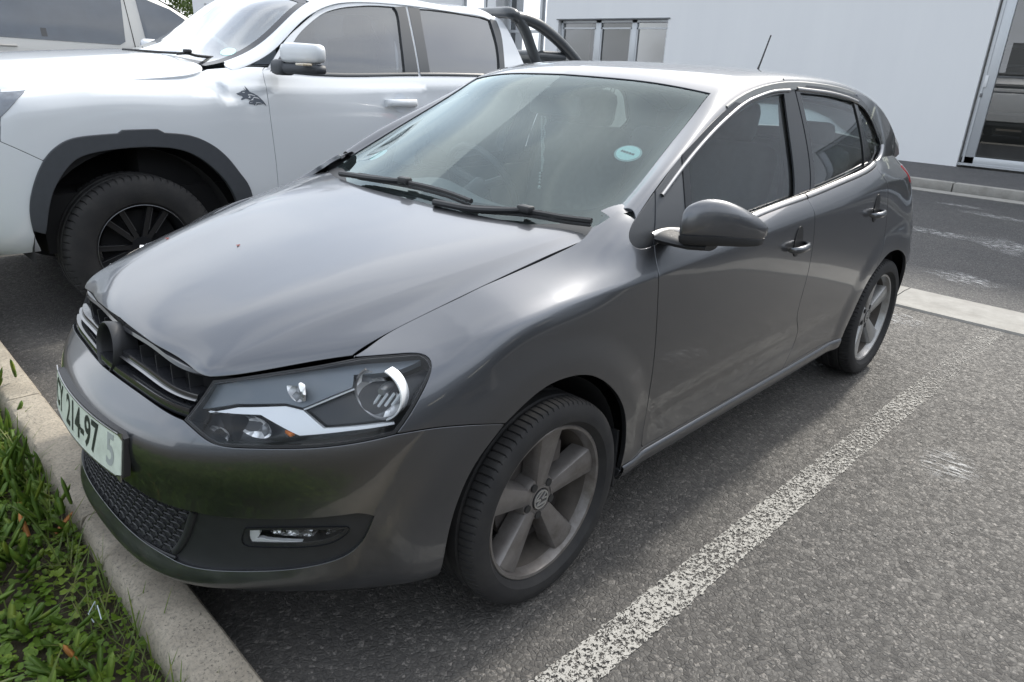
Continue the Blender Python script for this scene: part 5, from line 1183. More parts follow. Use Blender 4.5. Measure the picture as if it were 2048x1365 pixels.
def seat(x,y,w_,hr=True):
    def rb(c,d,b,rot=0):
        g=Geo();g.box((0,0,0),d,bev=b);o=g.build('seat',FAB,cab,ang=60);o.location=c;o.rotation_euler=(0,R(rot),0);return o
    s_=rb((x,y,.62),(.50,w_,.16),.06);b_=rb((x-.30,y,.88),(.15,w_,.60),.06,-16);b_.name='backrest'
    if hr:
        h=rb((x-.40,y,1.245),(.10,.26,.17),.045,-10);h.name='headrest'
        Geo().tube([(x-.385,y-.06,1.10),(x-.40,y-.06,1.2)],.006,6).tube([(x-.385,y+.06,1.10),(x-.40,y+.06,1.2)],.006,6).build('headrest_post',CHR,cab)
seat(-1.12,.36,.50);seat(-1.12,-.36,.50)
o=Geo();o.box((0,0,0),(.16,1.20,.55),bev=.05);o=o.build('rear_backrest',FAB,cab,ang=60);o.location=(-2.20,0,.86);o.rotation_euler=(0,R(-14),0)
o=Geo();o.box((-2.0,0,.62),(.46,1.24,.18),bev=.05);o.build('rear_bench',FAB,cab,ang=60)
for y in (-.38,.38):
    o=Geo();o.box((-2.30,y,1.17),(.08,.24,.12),bev=.035);o.build('headrest',FAB,cab,ang=60)
g=Geo();g.box((-2.62,0,.95),(.50,1.1,.03));g.build('parcel_shelf',FAB,cab)
# headliner under the roof and inner pillars
secs=[]
for x,z,hw in ((-1.02,1.362,.52),(-1.3,1.392,.53),(-1.7,1.40,.53),(-2.1,1.385,.52),(-2.35,1.355,.50)):
    secs.append([Vector((x,y,z+.02-.06*(abs(y)/hw)**4)) for y in np.linspace(-hw,hw,15)])
g=Geo().loft(secs,closed=False,caps=False);g.build('headliner',HEAD,cab,ang=60,fix=False)
for sd in (1,-1):
    g=Geo();g.tube([(-1.48,.60*sd,1.37),(-1.52,.70*sd,.95),(-1.52,.72*sd,.6)],[.03,.04,.05],8);g.tube([(-1.50,.62*sd,1.30),(-1.47,.66*sd,.95)],.012,5);g.build('inner_pillar',DSH,cab)
    g=Geo();g.box((-1.2,.745*sd,.75),(1.7,.03,.40),bev=.01);g.build('door_card',DSH,cab)
for sd in (1,-1):
    g=Geo();q=UPPER.P(np.linspace(UPPER.t[4]-.1,UPPER.t[12],30),np.zeros(30));g.tube([(a_[0],(a_[1]-.026)*sd,a_[2]-.016) for a_ in q],.036,8);g.build('roof_lining',DSH,cab)
# interior mirror with beads
g=Geo();g.box((-.845,-.0,1.285),(.03,.245,.075),bev=.014);o=g.build('interior_mirror',simple('mirror_back',(.07,.075,.08),.5),cab)
Geo().tube([(-.84,0,1.30),(-.80,0,1.345)],.012,8).build('mirror_stalk',DSH,o)
g=Geo()
def ico(g,c,r):
    bm=bmesh.new();bmesh.ops.create_icosphere(bm,subdivisions=1,radius=r);bm.verts.index_update();g.add([v.co+Vector(c) for v in bm.verts],[[v.index for v in f.verts] for f in bm.faces]);bm.free()
for k in range(26):
    t=k/25;z=1.24-.20*t;ico(g,(-.81,-.012+.004*math.sin(k),z),.0045);ico(g,(-.81,-.030+.018*t,z),.0045)
for k in range(4): ico(g,(-.81,-.022,1.03-.012*k),.005)
ico(g,(-.81,-.022,.975),.009)
beads=g.build('bead_string',simple('glass_bead',(.34,.38,.38),.15,coat=.6),cab,ang=20)
# tail lamp and rear details
panel('tail_lamp',FLANK,[[(3.98,9.9),(4.3,10.2)],[(4.3,10.2),(4.33,8.4)],[(4.33,8.4),(4.02,8.8)],[(4.02,8.8),(3.98,9.9)]],simple('red_lens',(.45,.012,.02),.12,coat=1.),car,side='L',off=.003,depth=.006,smooth=1)
panel('tail_lamp',FLANK,[[(3.98,9.9),(4.3,10.2)],[(4.3,10.2),(4.33,8.4)],[(4.33,8.4),(4.02,8.8)],[(4.02,8.8),(3.98,9.9)]],simple('red_lens',(.45,.012,.02),.12),car,side='R',off=.003,depth=.006,smooth=1)

# ================================================================== white pick-up
for F_S,uc in ((TFLANK,True),(TBONNET,True),(TUPPER,False),(TSIDE,True)): F_S.ucenter=uc
WHT=paint('white_paint',(.64,.67,.70),0.,.30,dirt=.12,dirtcol=(.45,.43,.40),flake=False)
TGL=glass('tinted_truck_glass',(.16,.18,.20),3.0,grime_sheen=.10)
TWG=glass('truck_windscreen_glass',(.62,.78,.78),3.5,grime_sheen=.22)
BTRIM=simple('dark_arch_plastic',(.045,.05,.058),.55,var=.15,vs=30)
TY=-3.12
trk=empty('pickup_truck','white double cab pickup with black roll bar and wolf decal on its fender','pickup truck',(0,TY,0))
DT=lambda k:[tuple(q) for q in D[k]]
ao=DT('t_archo');dg=DT('t_dgap');db=DT('t_dg2F')
for sd in 'LR':
    sy=1 if sd=='L' else -1
    # front bumper corner / fender / doors / bed
    topF=[(1.10,7.8),(1.28,7.95),(1.50,8.05),(1.96,8.35),(2.08,8.7),(2.13,9.0)]
    ff=[[(1.228,3.62),ao[2],ao[3],ao[4]],[ao[4],ao[5]],[ao[5],ao[6]],[ao[6],ao[7]],ao[7:]+[(2.268,1.9),(2.27,.6)],[(2.27,.6),(2.44,.6)],[(2.44,.6),(2.4393,2.6565)]+dg[::-1][1:5]+[(2.45,9.0)],[(2.45,9),(2.13,9.0)],topF[::-1],[(1.10,7.8),(1.09,5.3),(1.074,4.30)],[(1.074,4.30),(1.228,3.62)]]
    panel('front_fender',TFLANK,ff,WHT,trk,side=sd,res=.035,gap=.003)
    panel('front_door',TFLANK,[[(2.45,9.0),(3.0,8.95),(3.545,8.9)],[(3.545,8.9)]+db+[(3.61,4.5),(3.60,2.5),(3.56,.6)],[(3.56,.6),(2.44,.6)],[(2.44,.6),(2.4393,2.6565)]+dg[::-1][1:5]+[(2.45,9.0)]],WHT,trk,side=sd,res=.045,gap=.003)
    panel('rear_door',TFLANK,[[(3.545,8.9),(4.65,8.9)],[(4.65,8.9),(4.68,5.),(4.45,.6)],[(4.45,.6),(3.56,.6)],[(3.545,8.9)]+db+[(3.61,4.5),(3.60,2.5),(3.56,.6)]],WHT,trk,side=sd,res=.06,gap=.003)
    panel('bed_side',TFLANK,[[(4.65,8.9),(4.66,9),(TFLANK.U,9)],[(TFLANK.U,9),(TFLANK.U,.0)],[(TFLANK.U,0),(5.6,0),(5.5,2.2),(5.3,3.3),(5.05,3.6),(4.8,3.3),(4.62,2.2),(4.55,.6)],[(4.55,.6),(4.68,5.),(4.65,8.9)]],WHT,trk,side=sd,res=.06,gap=.003)
    # arch trim: dark plastic band with an upper step
    ai=DT('t_archi')
    rings_=[[(1.135,1.5),(1.1403,2.3526)]+ao[1:5],[ao[4],ao[5]],[ao[5],ao[6]],[ao[6],ao[7]],ao[7:]+[(2.268,1.9),(2.27,.8)],[(2.27,.8),(2.19,.8)],[(2.19,.8),(2.185,1.6),(2.1512,2.2616)]+ai[::-1][1:],[(1.1746,1.3093),(1.135,1.5)]]
    panel('arch_trim',TFLANK,rings_,BTRIM,trk,side=sd,res=.03,gap=0,off=.012,depth=.03,rr=.006)
    g=Geo();n=24;cx=-.03
    secs=[[Vector((cx+.52*math.cos(t),y*sy,.40+.53*math.sin(t))) for t in np.linspace(-.02,math.pi+.15,n)] for y in (.5,.93)]
    g.loft(secs,closed=False,caps=False);g.add([(cx+.54*math.cos(t),.5*sy,.40+.55*math.sin(t)) for t in np.linspace(-.02,math.pi+.15,n)],[tuple(range(n))])
    g.build('wheel_housing',simple('liner_felt',(.01,.01,.011),.95),trk,ang=60)
    # glass house
    w1=DT('t_w1');w2=DT('t_w2');ot=DT('t_out')
    GB=simple('pillar_black',(.04,.045,.05),.35,coat=.3)
    panel('door_frame',TSIDE,[ot[:5]+[(1.30,6.18),(1.583,6.28)],[(1.583,6.28)]+DT('t_dg2')[1:2]+[(1.555,.6)],[(1.555,.6),(.3,.6)],[(.3,.6),ot[0]]],WHT,trk,side=sd,res=.05,gap=.003,holes=[[[(.40,.5),w1[0],w1[1],w1[2],w1[3],w1[4],w1[5]],[w1[5],(1.30,5.84),(1.53,5.93)],[(1.53,5.93),(1.545,3.5),(1.52,.62)],[(1.52,.62),(.40,.62)]]])
    panel('door_frame',TSIDE,[[(1.583,6.28)]+[(1.9,6.3),ot[6],(2.43,6.03),(2.52,5.2),(2.60,3.0),(2.68,.6)],[(2.68,.6),(1.555,.6)],[(1.555,.6),(1.57,3.86),(1.583,6.28)]],WHT,trk,side=sd,res=.05,gap=.003,holes=[[[(1.60,.62),(1.615,3.5),(1.635,5.95)],[(1.635,5.95),(1.90,6.02),(2.32,5.82),(2.40,5.72)],[(2.40,5.72),(2.43,4.6),(2.39,2.1),(2.375,.62)],[(2.375,.62),(1.60,.62)]]])
    panel('front_window',OffS(TSIDE,-.012),[[(.40,.5),w1[0],w1[1],w1[2],w1[3],w1[4],w1[5]],[w1[5],(1.30,5.84),(1.53,5.93)],[(1.53,5.93),(1.545,3.5),(1.52,.62)],[(1.52,.62),(.40,.62)]],TGL,trk,side=sd,rim=False,pre=-.012,res=.08)
    panel('rear_window',OffS(TSIDE,-.012),[[(1.60,.62),(1.615,3.5),(1.635,5.95)],[(1.635,5.95),(1.90,6.02),(2.32,5.82),(2.40,5.72)],[(2.40,5.72),(2.43,4.6),(2.39,2.1),(2.375,.62)],[(2.375,.62),(1.60,.62)]],TGL,trk,side=sd,rim=False,pre=-.012,res=.08)
    panel('window_pillar',OffS(TSIDE,.003),[[(1.47,5.90),(1.573,6.06)],[(1.573,6.06),(1.56,3.5),(1.548,.62)],[(1.548,.62),(1.43,.62)],[(1.43,.62),(1.464,3.44),(1.495,5.6),(1.47,5.90)]],GB,trk,side=sd,res=.06,gap=.001)
    panel('window_pillar',OffS(TSIDE,.003),[[(1.59,6.06),(1.69,6.02)],[(1.69,6.02),(1.665,3.5),(1.65,.62)],[(1.65,.62),(1.562,.62)],[(1.562,.62),(1.577,3.5),(1.59,6.06)]],GB,trk,side=sd,res=.06,gap=.001)
    panel('quarter_trim',OffS(TSIDE,.003),[[(2.355,5.80),(2.42,5.68)],[(2.42,5.68),(2.44,4.6),(2.40,2.1),(2.375,.62)],[(2.375,.62),(2.31,.62)],[(2.31,.62),(2.345,2.),(2.37,3.8),(2.355,5.80)]],GB,trk,side=sd,res=.06,gap=.001)
    strip('belt_moulding',TFLANK,[(2.62,8.72),(3.0,8.72),(3.55,8.72)],.028,.008,GB,trk,side=sd)
    strip('belt_moulding',TFLANK,[(3.57,8.72),(4.1,8.75),(4.6,8.78)],.028,.008,GB,trk,side=sd)
    # sail panel under the mirror
    panel('sail_panel',TSIDE,[[(.405,.5),(.55,2.15),(.62,2.95)],[(.62,2.95),(.66,2.2),(.66,.5)],[(.66,.5),(.405,.5)]],BTRIM,trk,side=sd,off=.004,gap=0,res=.04)
    # step bar
    g=Geo();g.box((-1.9,.86*sy,.40),(2.1,.16,.05),bev=.015);g.build('side_step',BTRIM,trk)
# bonnet, windscreen, roof
bl=[(.886,2.1),(.868,2.54),(.868,3.34),(.878,4.88),(.862,5.3),(.83,5.7),(.76,5.86)]
panel('bonnet',TBONNET,[[(0,1.4),(.5,1.4),(.886,1.45),(.886,2.1)],bl,[(.76,5.86),(.5761,5.80),(.4104,5.50),(.2639,5.25),(0,5.2)],[(0,5.2),(0,1.4)]],WHT,trk,side='B',res=.04,gap=.003)
panel('grille_panel',TFLANK,[[(0,0),(1.135,0)],[(1.135,0),(1.13,1.5),(1.1403,2.3526),(1.2288,3.5779)],[(1.228,3.62),(1.074,4.30)],[(1.074,4.30),(1.09,5.3),(1.10,7.8)],[(1.10,7.8),(.6,8.2),(0,8.4)],[(0,8.4),(0,0)]],WHT,trk,side='B',res=.05,gap=.003)
TLS=simple('truck_lamp_grey',(.16,.18,.21),.2,coat=1.,var=.7,vs=25)
for sd in 'LR': panel('headlamp',TFLANK,[DT('t_hl')[:4],[DT('t_hl')[3],(1.0,7.4)],[(1.0,7.4),(.8,6.5)],[(.8,6.5),DT('t_hl')[0]]],TLS,trk,side=sd,off=.004,gap=0,res=.05)
api=DT('t_api')
wsS=[(.86,3.75),(.60,3.68),(.37,3.78),(.2565,3.8),(.124,3.72),(.03,3.9)]
panel('windscreen',OffS(TUPPER,-.005),[[(.95,7),(.93,5.5),(.86,3.75)],wsS,[(.03,3.9),(.03,7)],[(.03,7),(.95,7)]],TWG,trk,side='B',rim=False,res=.07,vs=.1)
def frit2():
    P=[]
    for q in [[(.95,7),(.93,5.5),(.86,3.75)],wsS,[(.03,3.9),(.03,7)],[(.03,7),(.95,7)]]:
        c=curve(TUPPER,q,.02,3,.1);P.append(c if not len(P) else c[1:])
    P=np.concatenate(P)[:-1]
    if area2(P)<0:P=P[::-1]
    X=TUPPER.P(P[:,0],P[:,1]);B=P
    for _ in range(4): B=inset(TUPPER,B,.012)
    n=len(P);V=np.concatenate([TUPPER.P(Q[:,0],Q[:,1])-TUPPER.N(Q[:,0],Q[:,1])*.003 for Q in (P,B)]);F_=[]
    for i in range(n):
        j=(i+1)%n
        if abs(X[i,1])<1e-3 and abs(X[j,1])<1e-3: continue
        F_.append((i,j,n+j,n+i))
    k=len(V);F_+=[tuple(q+k for q in f[::-1]) for f in F_];V=np.concatenate([V,V*[1,-1,1]])
    mesh('windscreen_border',V,F_,GLOSSBLK,trk)
frit2()
panel('cab_roof',TUPPER,[[(.05,0),(.5,0),(1.2,0),(TUPPER.U,0)],[(TUPPER.U,0),(TUPPER.U,7)],[(TUPPER.U,7),(.95,7)],[(.95,7),(.93,5.5),(.86,3.75)],wsS[:5],[(.124,3.72),(.05,2.0),(.05,0)]],WHT,trk,side='B',res=.05,vs=.1,gap=.003)
q=DT('t_stk')[0];P_=TUPPER.P([q[0]],[q[1]])[0];N3=TUPPER.N([q[0]],[q[1]])[0]
disc(Vector(P_)-Vector(N3)*.003,N3,.045,STK,'licence_disc',trk)
# scuttle and wiper
g=Geo();secs=[]
for y in np.linspace(-.80,.80,21):
    t=abs(y)/.8;x0=-.22-.32*t**2;z0=1.375-.06*t*t
    secs.append([Vector((x0+.10,y,z0-.03)),Vector((x0-.10,y,z0-.006)),Vector((x0-.26,y,z0+.02)),Vector((x0-.26,y,z0-.08)),Vector((x0+.1,y,z0-.08))])
g.loft(secs).build('scuttle',BLK,trk)
g=Geo();pw=[Vector((a_,b_-TY,c_+.015)) for a_,b_,c_ in D['t_wiper']]
g.tube(crom(np.array([tuple(q) for q in pw]),4),.008,6);g.box((pw[1].x,pw[1].y,pw[1].z+.012),(.04,.04,.02),bev=.006);g.tube([(-.30,.18,1.405),(-.42,.45,1.40),(-.46,.62,1.40)],.007,6)
g.build('wiper',BLK,trk)
# bed, tailgate, cover and roll bar
g=Geo();g.box((-3.75,0,.85),(1.25,1.72,.75),bev=.03);g.build('bed_box',BTRIM,trk);g=Geo();g.box((-4.40,0,.95),(.06,1.72,.72),bev=.02);g.build('tailgate',WHT,trk)
g=Geo();g.box((-3.75,0,1.325),(1.2,1.66,.02),bev=.006);g.build('bed_cover',BTRIM,trk)
TUBE=simple('roll_bar_black',(.05,.056,.062),.32,coat=.3)
g=Geo()
for sy in (1,-1):
    b1=[Vector((q[0],(q[1]-TY)*sy,q[2])) for q in D['t_bar1']];b2=[Vector((q[0],(q[1]-TY)*sy,q[2])) for q in D['t_bar2']]
    c1=[Vector((-3.02,.30*sy,1.80)),Vector((-2.97,.55*sy,1.80))]+b1+[b1[-1]+Vector((-.06,.03*sy,-.12))]
    g.tube([Vector(tuple(q)) for q in crom(np.array([tuple(k) for k in c1]),5)],.042,12)
    c2=b2+[b2[-1]+Vector((-.10,0,-.14))]
    g.tube([Vector(tuple(q)) for q in crom(np.array([tuple(k) for k in c2]),5)],.044,12)
g.tube([(-3.02,-.32,1.80),(-3.02,.32,1.80)],.042,12)
g.build('roll_bar',TUBE,trk,ang=60)
g=Geo();g.tube([(-3.33,-.74,1.49),(-3.33,.74,1.49)],.055,16);g.tube([(-3.30,.70,1.50),(-3.62,.72,1.50)],.045,14);g.build('roller_tube',TUBE,trk,ang=60)
# mirror on each side
for sy in (1,-1):
    mr=bpy.data.objects.new('door_mirror',None);link(mr,trk);mr.location=(-.90,1.17*sy,1.40)
    def rbx(c,d,b,nm,m,taper=0.):
        g=Geo();g.box((0,0,0),d,bev=b)
        for i,v in enumerate(g.V):
            k=(v[1]*sy/d[1]+.5)
            g.V[i]=(v[0]*(1-taper*k)-.05*k*taper*2,v[1],v[2]*(1-.25*taper*k))
        o=g.build(nm,m,mr,ang=60);o.location=c;return o
    rbx((0,0,.028),(.15,.26,.115),.035,'mirror_shell',WHT,.55);rbx((0,0,-.052),(.145,.255,.058),.024,'mirror_base',BTRIM,.55)
    rbx((.02,-.17*sy,-.05),(.11,.14,.085),.03,'mirror_arm',BTRIM);rbx((.035,.085*sy,-.028),(.055,.09,.014),.005,'mirror_indicator',simple('indicator_clear',(.5,.42,.30),.15,coat=1.))
# handles
for u0 in (3.36,4.50):
    P_,t,n,b=surf_frame(TFLANK,u0,5.75,1);up=b if b.z>0 else -b
    for sy in (1,-1):
        f=lambda v:Vector((v[0],v[1]*sy,v[2]))
        V=[f(P_+t*(.055*math.cos(a_))+up*(.062*math.sin(a_))+n*.002) for a_ in np.linspace(0,2*math.pi,28,endpoint=False)]
        Geo().add(V,[tuple(range(28))]).build('flat_handle_cup',simple('white_recess',(.60,.64,.69),.35,coat=.6),trk,smooth=False)
        secs=[]
        for s_,o_ in ((-.125,.006),(-.12,.022),(-.10,.038),(.10,.038),(.12,.022),(.125,.006)):
            c=P_+t*s_+n*o_;secs.append([f(c+n*(.014*math.cos(k*math.pi/5))+up*(.024*math.copysign(abs(math.sin(k*math.pi/5))**.6,math.sin(k*math.pi/5)))) for k in range(10)])
        Geo().loft(secs).build('door_handle',WHT,trk,ang=50)
# wolf decal: a flat cut-out lying on the fender
def decal(loop,m,o,nm):
    P=np.array(loop,float);sc=np.array([1,.09])
    if area2(P)<0:P=P[::-1]
    rv,_,rf,*_r=delaunay_2d_cdt([Vector(q) for q in P*sc],[(i,(i+1)%len(P)) for i in range(len(P))],[],0,1e-6)
    rv=np.array([tuple(q) for q in rv]);F_=[tuple(f) for f in rf if inpoly(rv[list(f)].mean(0)[None],P*sc)[0]]
    uv=rv/sc;X=TFLANK.P(uv[:,0],uv[:,1])+TFLANK.N(uv[:,0],uv[:,1])*o
    return Geo().add(X,F_).build(nm,m,trk,smooth=False,fix=False)
INK=simple('decal_grey',(.075,.09,.115),.4)
decal(D['t_wolf'],INK,.0022,'wolf_decal')
for k in D['t_wolfw']: decal(k,WHT,.0036,'decal_gap')
# wheels
TAL=MB_('dark_alloy');TAL.set(Base_Color=(.02,.021,.024,1),Metallic=.4,Roughness=.3,Coat_Weight=.6)
TCUT=simple('machined_edge',(.13,.135,.145),.3,metal=.8)
for (x,sy) in ((-.03,1),(-3.30,1),(-.03,-1),(-3.30,-1)):
    w_=bpy.data.objects.new('wheel',None);link(w_,trk);w_.location=(x,.825*sy,.395);w_.rotation_euler=(0,0,0 if sy>0 else math.pi)
    V,F_=tyre(.395,.243,.255,nseg=64,groove=.008);Geo().add(V,F_).build('tyre',TYRE,w_,ang=32)
    g=Geo();yo=.095;g.rev([(.240,yo),(.243,yo+.012),(.236,yo+.012),(.230,yo-.01),(.215,yo-.05),(.21,-.10)],64)
    for k in range(12):
        a_=R(10+30*k+(4 if k%2 else -4));rd_=Vector((math.cos(a_),0,math.sin(a_)));tn=Vector((-math.sin(a_),0,math.cos(a_)))
        secs=[[rd_*r+tn*(h_*.016)+Vector((0,y,0)) for h_,y in ((-1,yo-.045),(-.8,yo-.012-(.23-r)*.12),(.8,yo-.012-(.23-r)*.12),(1,yo-.045))] for r in (.04,.12,.228)]
        g.loft(secs)
    g.rev([(.06,yo-.06),(.06,yo-.03),(.0,yo-.025)],24);g.build('rim',TAL.m,w_,ang=40)
    g=Geo();g.rev([(.2405,yo+.0125),(.238,yo+.0135),(.2365,yo+.0125)],64);
    for k in range(12):
        a_=R(10+30*k+(4 if k%2 else -4));rd_=Vector((math.cos(a_),0,math.sin(a_)));tn=Vector((-math.sin(a_),0,math.cos(a_)))
        g.loft([[rd_*r+tn*(h_*.0022+.0145)+Vector((0,yo-.010-(.23-r)*.12+dy,0)) for h_,dy in ((-1,0),(-1,.0015),(1,.0015),(1,0))] for r in (.10,.226)])
    g.build('rim_edge',TCUT,w_,ang=40)
    g=Geo();g.rev([(.2,.02),(.03,.02)],32);g.build('wheel_inner',DARK,w_)
g=Geo();g.box((-1.9,0,.55),(4.6,1.6,.30));g.box((-1.55,0,.95),(2.9,1.55,.55));g.build('underbody',DARK,trk,smooth=False)
g=Geo();g.box((-.85,.0,1.27),(.5,1.4,.10),bev=.04);g.build('dashboard',DSH,trk)
for y in (.38,-.38):
    g=Geo();g.box((-1.75,y,1.30),(.16,.48,.5),bev=.06);g.box((-1.80,y,1.62),(.10,.26,.16),bev=.04);g.build('seat',FAB,trk)

# ================================================================== van behind
van=empty('minivan','pale beige minivan with long dark side windows standing behind the white pickup','van',(0,0,0))
VP=paint('beige_white_paint',(.47,.465,.445),0.,.32,flake=False)
VGL=glass('van_glass',(.16,.18,.20),2.0)
YS=-4.93
# cross section along x; nose towards -x
vs_=[(2.25,.62,1.70,.86),(2.1,.50,1.90,.92),(1.2,.42,1.97,.95),(0,.40,1.98,.95),(-.9,.40,1.96,.95),(-1.15,.40,1.90,.95),(-1.45,.40,1.76,.95),(-1.85,.40,1.52,.95),(-2.1,.42,1.30,.94),(-2.5,.45,1.12,.92),(-2.72,.55,.90,.82)]
def vy(z,top,hw): # tumblehome above the belt
    t=max(0,(z-1.30)/.62);return hw-.115*t**1.3
Vq=crom(np.array(vs_),4);secs=[]
for x,zb,zt,hw in Vq:
    s1=[];zs=[zb,zb+.12,.9 if zt>1 else (zb+zt)/2,min(1.30,zt-.1),min(1.45,zt-.06),max(min(1.7,zt-.07),zt-.25),zt-.07]
    L=[(vy(z,zt,hw),z) for z in zs];y6=L[-1][0]
    L+= [(y6-.05,zt-.015),(y6-.16,zt+.0),(y6*.5,zt+.03)]
    L=[(L[0][0]*.85,L[0][1]-.05)]+L
    pr=[Vector((x,YS-.95+y,z)) for y,z in L]+[Vector((x,YS-.95-y,z)) for y,z in L[::-1]];secs.append(pr)
g=Geo().loft(secs);g.build('body_shell',VP,van,ang=28)
def vq(x,z,o=.004): return Vector((x,YS-.95+vy(z,0,.95)+o,z))
def vpoly(pts,nm,m,o,par=van,rd=3):
    """flat pane that follows the tumblehome"""
    P=np.array(pts,float);P=P if area2(P)>0 else P[::-1]
    n=14;xs=np.linspace(P[:,0].min(),P[:,0].max(),n*2);zs=np.linspace(P[:,1].min(),P[:,1].max(),n)
    G_=np.array([(a,b) for a in xs for b in zs]);G_=G_[inpoly(G_,P)&(segdist(G_,P)>.01)]
    vv=[Vector(q) for q in P]+[Vector(q) for q in G_];rv,_,rf,*_r=delaunay_2d_cdt(vv,[(i,(i+1)%len(P)) for i in range(len(P))],[],0,1e-6)
    rv=np.array([tuple(q) for q in rv]);F_=[tuple(f) for f in rf if inpoly(rv[list(f)].mean(0)[None],P)[0]]
    return Geo().add([vq(a,b,o) for a,b in rv],F_).build(nm,m,par,ang=60,fix=False)
DKG=simple('van_window_dark',(.05,.062,.08),.05,coat=1.,var=.5,vs=3)
vpoly([(1.85,1.49),(-.94,1.435),(-.985,1.46),(-1.02,1.84),(-.98,1.88),(1.75,1.90),(1.9,1.8)],'side_window',DKG,.004)
vpoly([(-1.155,1.44),(-1.80,1.42),(-1.62,1.60),(-1.40,1.74),(-1.22,1.80),(-1.13,1.81)],'front_window',DKG,.004)
for x0,x1 in ((.30,.34),(-.42,-.38)):
    g=Geo();g.add([vq(x0,1.47,.006),vq(x1,1.47,.006),vq(x1,1.88,.006),vq(x0,1.88,.006)],[(0,1,2,3)]);g.build('window_bar',GLOSSBLK,van,smooth=False)
g=Geo()
for x0,z0,x1,z1 in ((-1.075,.5,-1.055,1.44),(-1.055,1.44,-1.035,1.86),(-.02,.5,-.02,1.47)):
    g.add([vq(x0-.003,z0,.005),vq(x0+.003,z0,.005),vq(x1+.003,z1,.005),vq(x1-.003,z1,.005)],[(0,1,2,3)])
g.build('door_gap',DARK,van,smooth=False)
g=Geo();g.tube([vq(x,1.392,.004) for x in np.linspace(2,-.2,12)],.007,6);g.build('body_moulding',simple('van_moulding',(.36,.35,.33),.5),van)
# windscreen pane and wheels
ws=[(-1.30,1.84),(-1.50,1.755),(-1.80,1.565),(-2.02,1.40)]
g=Geo();secs=[[Vector((x+.004,YS-.95+y,z+.012)) for y in np.linspace(-.72,.72,9)] for x,z in ws];g.loft(secs,closed=False,caps=False);g.build('windscreen',DKG,van,ang=60)
for x,sy in ((1.35,1),(-1.75,1),(1.35,-1),(-1.75,-1)):
    w_=bpy.data.objects.new('wheel',None);link(w_,van);w_.location=(x,YS-.95+.84*sy,.34);w_.rotation_euler=(0,0,0 if sy>0 else math.pi)
    V,F_=tyre(.34,.21,.22,nseg=40);Geo().add(V,F_).build('tyre',TYRE,w_,ang=32)
    g=Geo();g.rev([(.205,.09),(.18,.07),(.06,.06),(0,.065)],32);g.build('rim',ALLOY2.m,w_,ang=30)
# ================================================================== showroom building
WALL=MB_('white_plaster');a1=WALL.noise(.35,5,.6);a2=WALL.noise(5,5,.65);st=WALL.noise(1.0,4,.6,vec=WALL.n('ShaderNodeMapping',{0:WALL.obj(),3:(1.,1.6,.12)}).outputs[0])
WALL.set(Base_Color=WALL.mix(1.,WALL.mix(WALL.ramp(st,[(.35,0.),(.7,1.)]),(.76,.77,.78),(.79,.80,.805)),WALL.ramp(a1,[(.3,(.97,.97,.975)),(.7,(1,1,1))]),'MULTIPLY'),Roughness=.85);WALL.bump(WALL.noise(70,4,.7),.25,.004)
ALU=simple('aluminium_frame',(.50,.52,.54),.35,metal=.35,var=.05,vs=4)
BGL=glass('showroom_glass',(.42,.47,.49),3.2,grime_sheen=.04)
PLI=simple('plinth_grey',(.10,.10,.105),.8,var=.2,vs=6)
bld=empty('showroom_building','white plastered showroom building with aluminium windows across the lane','building',(0,0,0))
WX=-13.2
def wall_box(x0,x1,y0,y1,z0,z1,nm='wall',m=None,par=bld):
    g=Geo();g.box(((x0+x1)/2,(y0+y1)/2,(z0+z1)/2),(abs(x1-x0),abs(y1-y0),abs(z1-z0)));return g.build(nm,m or WALL.m,par,smooth=False)
BZ=7.25
# wall with the strip window cut out: four blocks
WY0,WY1,WZ0,WZ1=-10.98,-7.76,1.15,2.53
wall_box(WX-.35,WX,-11.40,WY0,.10,BZ);wall_box(WX-.35,WX,WY1,-1.50,.10,BZ);wall_box(WX-.35,WX,WY0,WY1,.10,WZ0);wall_box(WX-.35,WX,WY0,WY1,WZ1,BZ)
wall_box(WX-.35,WX,-1.50,5.2,3.6,BZ);wall_box(WX-.35,WX,5.2,20,.10,BZ)
wall_box(-14.6,WX-.35,-11.40,-11.05,.10,BZ)
# window strip: three lights
win=bpy.data.objects.new('window',None);link(win,bld)
g=Geo();fx=WX-.14
for a,b,c,d in ((WY0,WY1,WZ1-.07,WZ1),(WY0,WY1,WZ0,WZ0+.06),(WY0,WY0+.07,WZ0,WZ1),(WY1-.06,WY1,WZ0,WZ1),(-9.86,-9.70,WZ0,WZ1),(-8.80,-8.66,WZ0,WZ1)):
    g.box((fx,(a+b)/2,(c+d)/2),(.07,b-a,d-c),bev=.006)
g.build('window_frame',ALU,win);g=Geo()
for a,b in ((WY0+.07,-9.86),(-9.70,-8.80),(-8.66,WY1-.06)):
    for q in ((a,b,WZ1-.20,WZ1-.165),(a,a+.035,WZ0,WZ1-.17),(b-.035,b,WZ0,WZ1-.17)): g.box((fx+.01,(q[0]+q[1])/2,(q[2]+q[3])/2),(.03,q[1]-q[0],q[3]-q[2]))
g.build('window_sash',ALU,win,smooth=False)
for a,b in ((WY0+.07,-9.86),(-9.70,-8.80),(-8.66,WY1-.06)):
    g=Geo();g.add([(fx-.01,a,WZ0),(fx-.01,b,WZ0),(fx-.01,b,WZ1),(fx-.01,a,WZ1)],[(0,1,2,3)]);g.build('window_pane',BGL,win,smooth=False)
g=Geo();g.box((WX-.02,(WY0+WY1)/2,WZ1+.012),(.09,WY1-WY0+.1,.022));g.build('window_drip',simple('drip_grey',(.16,.17,.18),.7),win,smooth=False)  # plain mid-grey strip along the window head
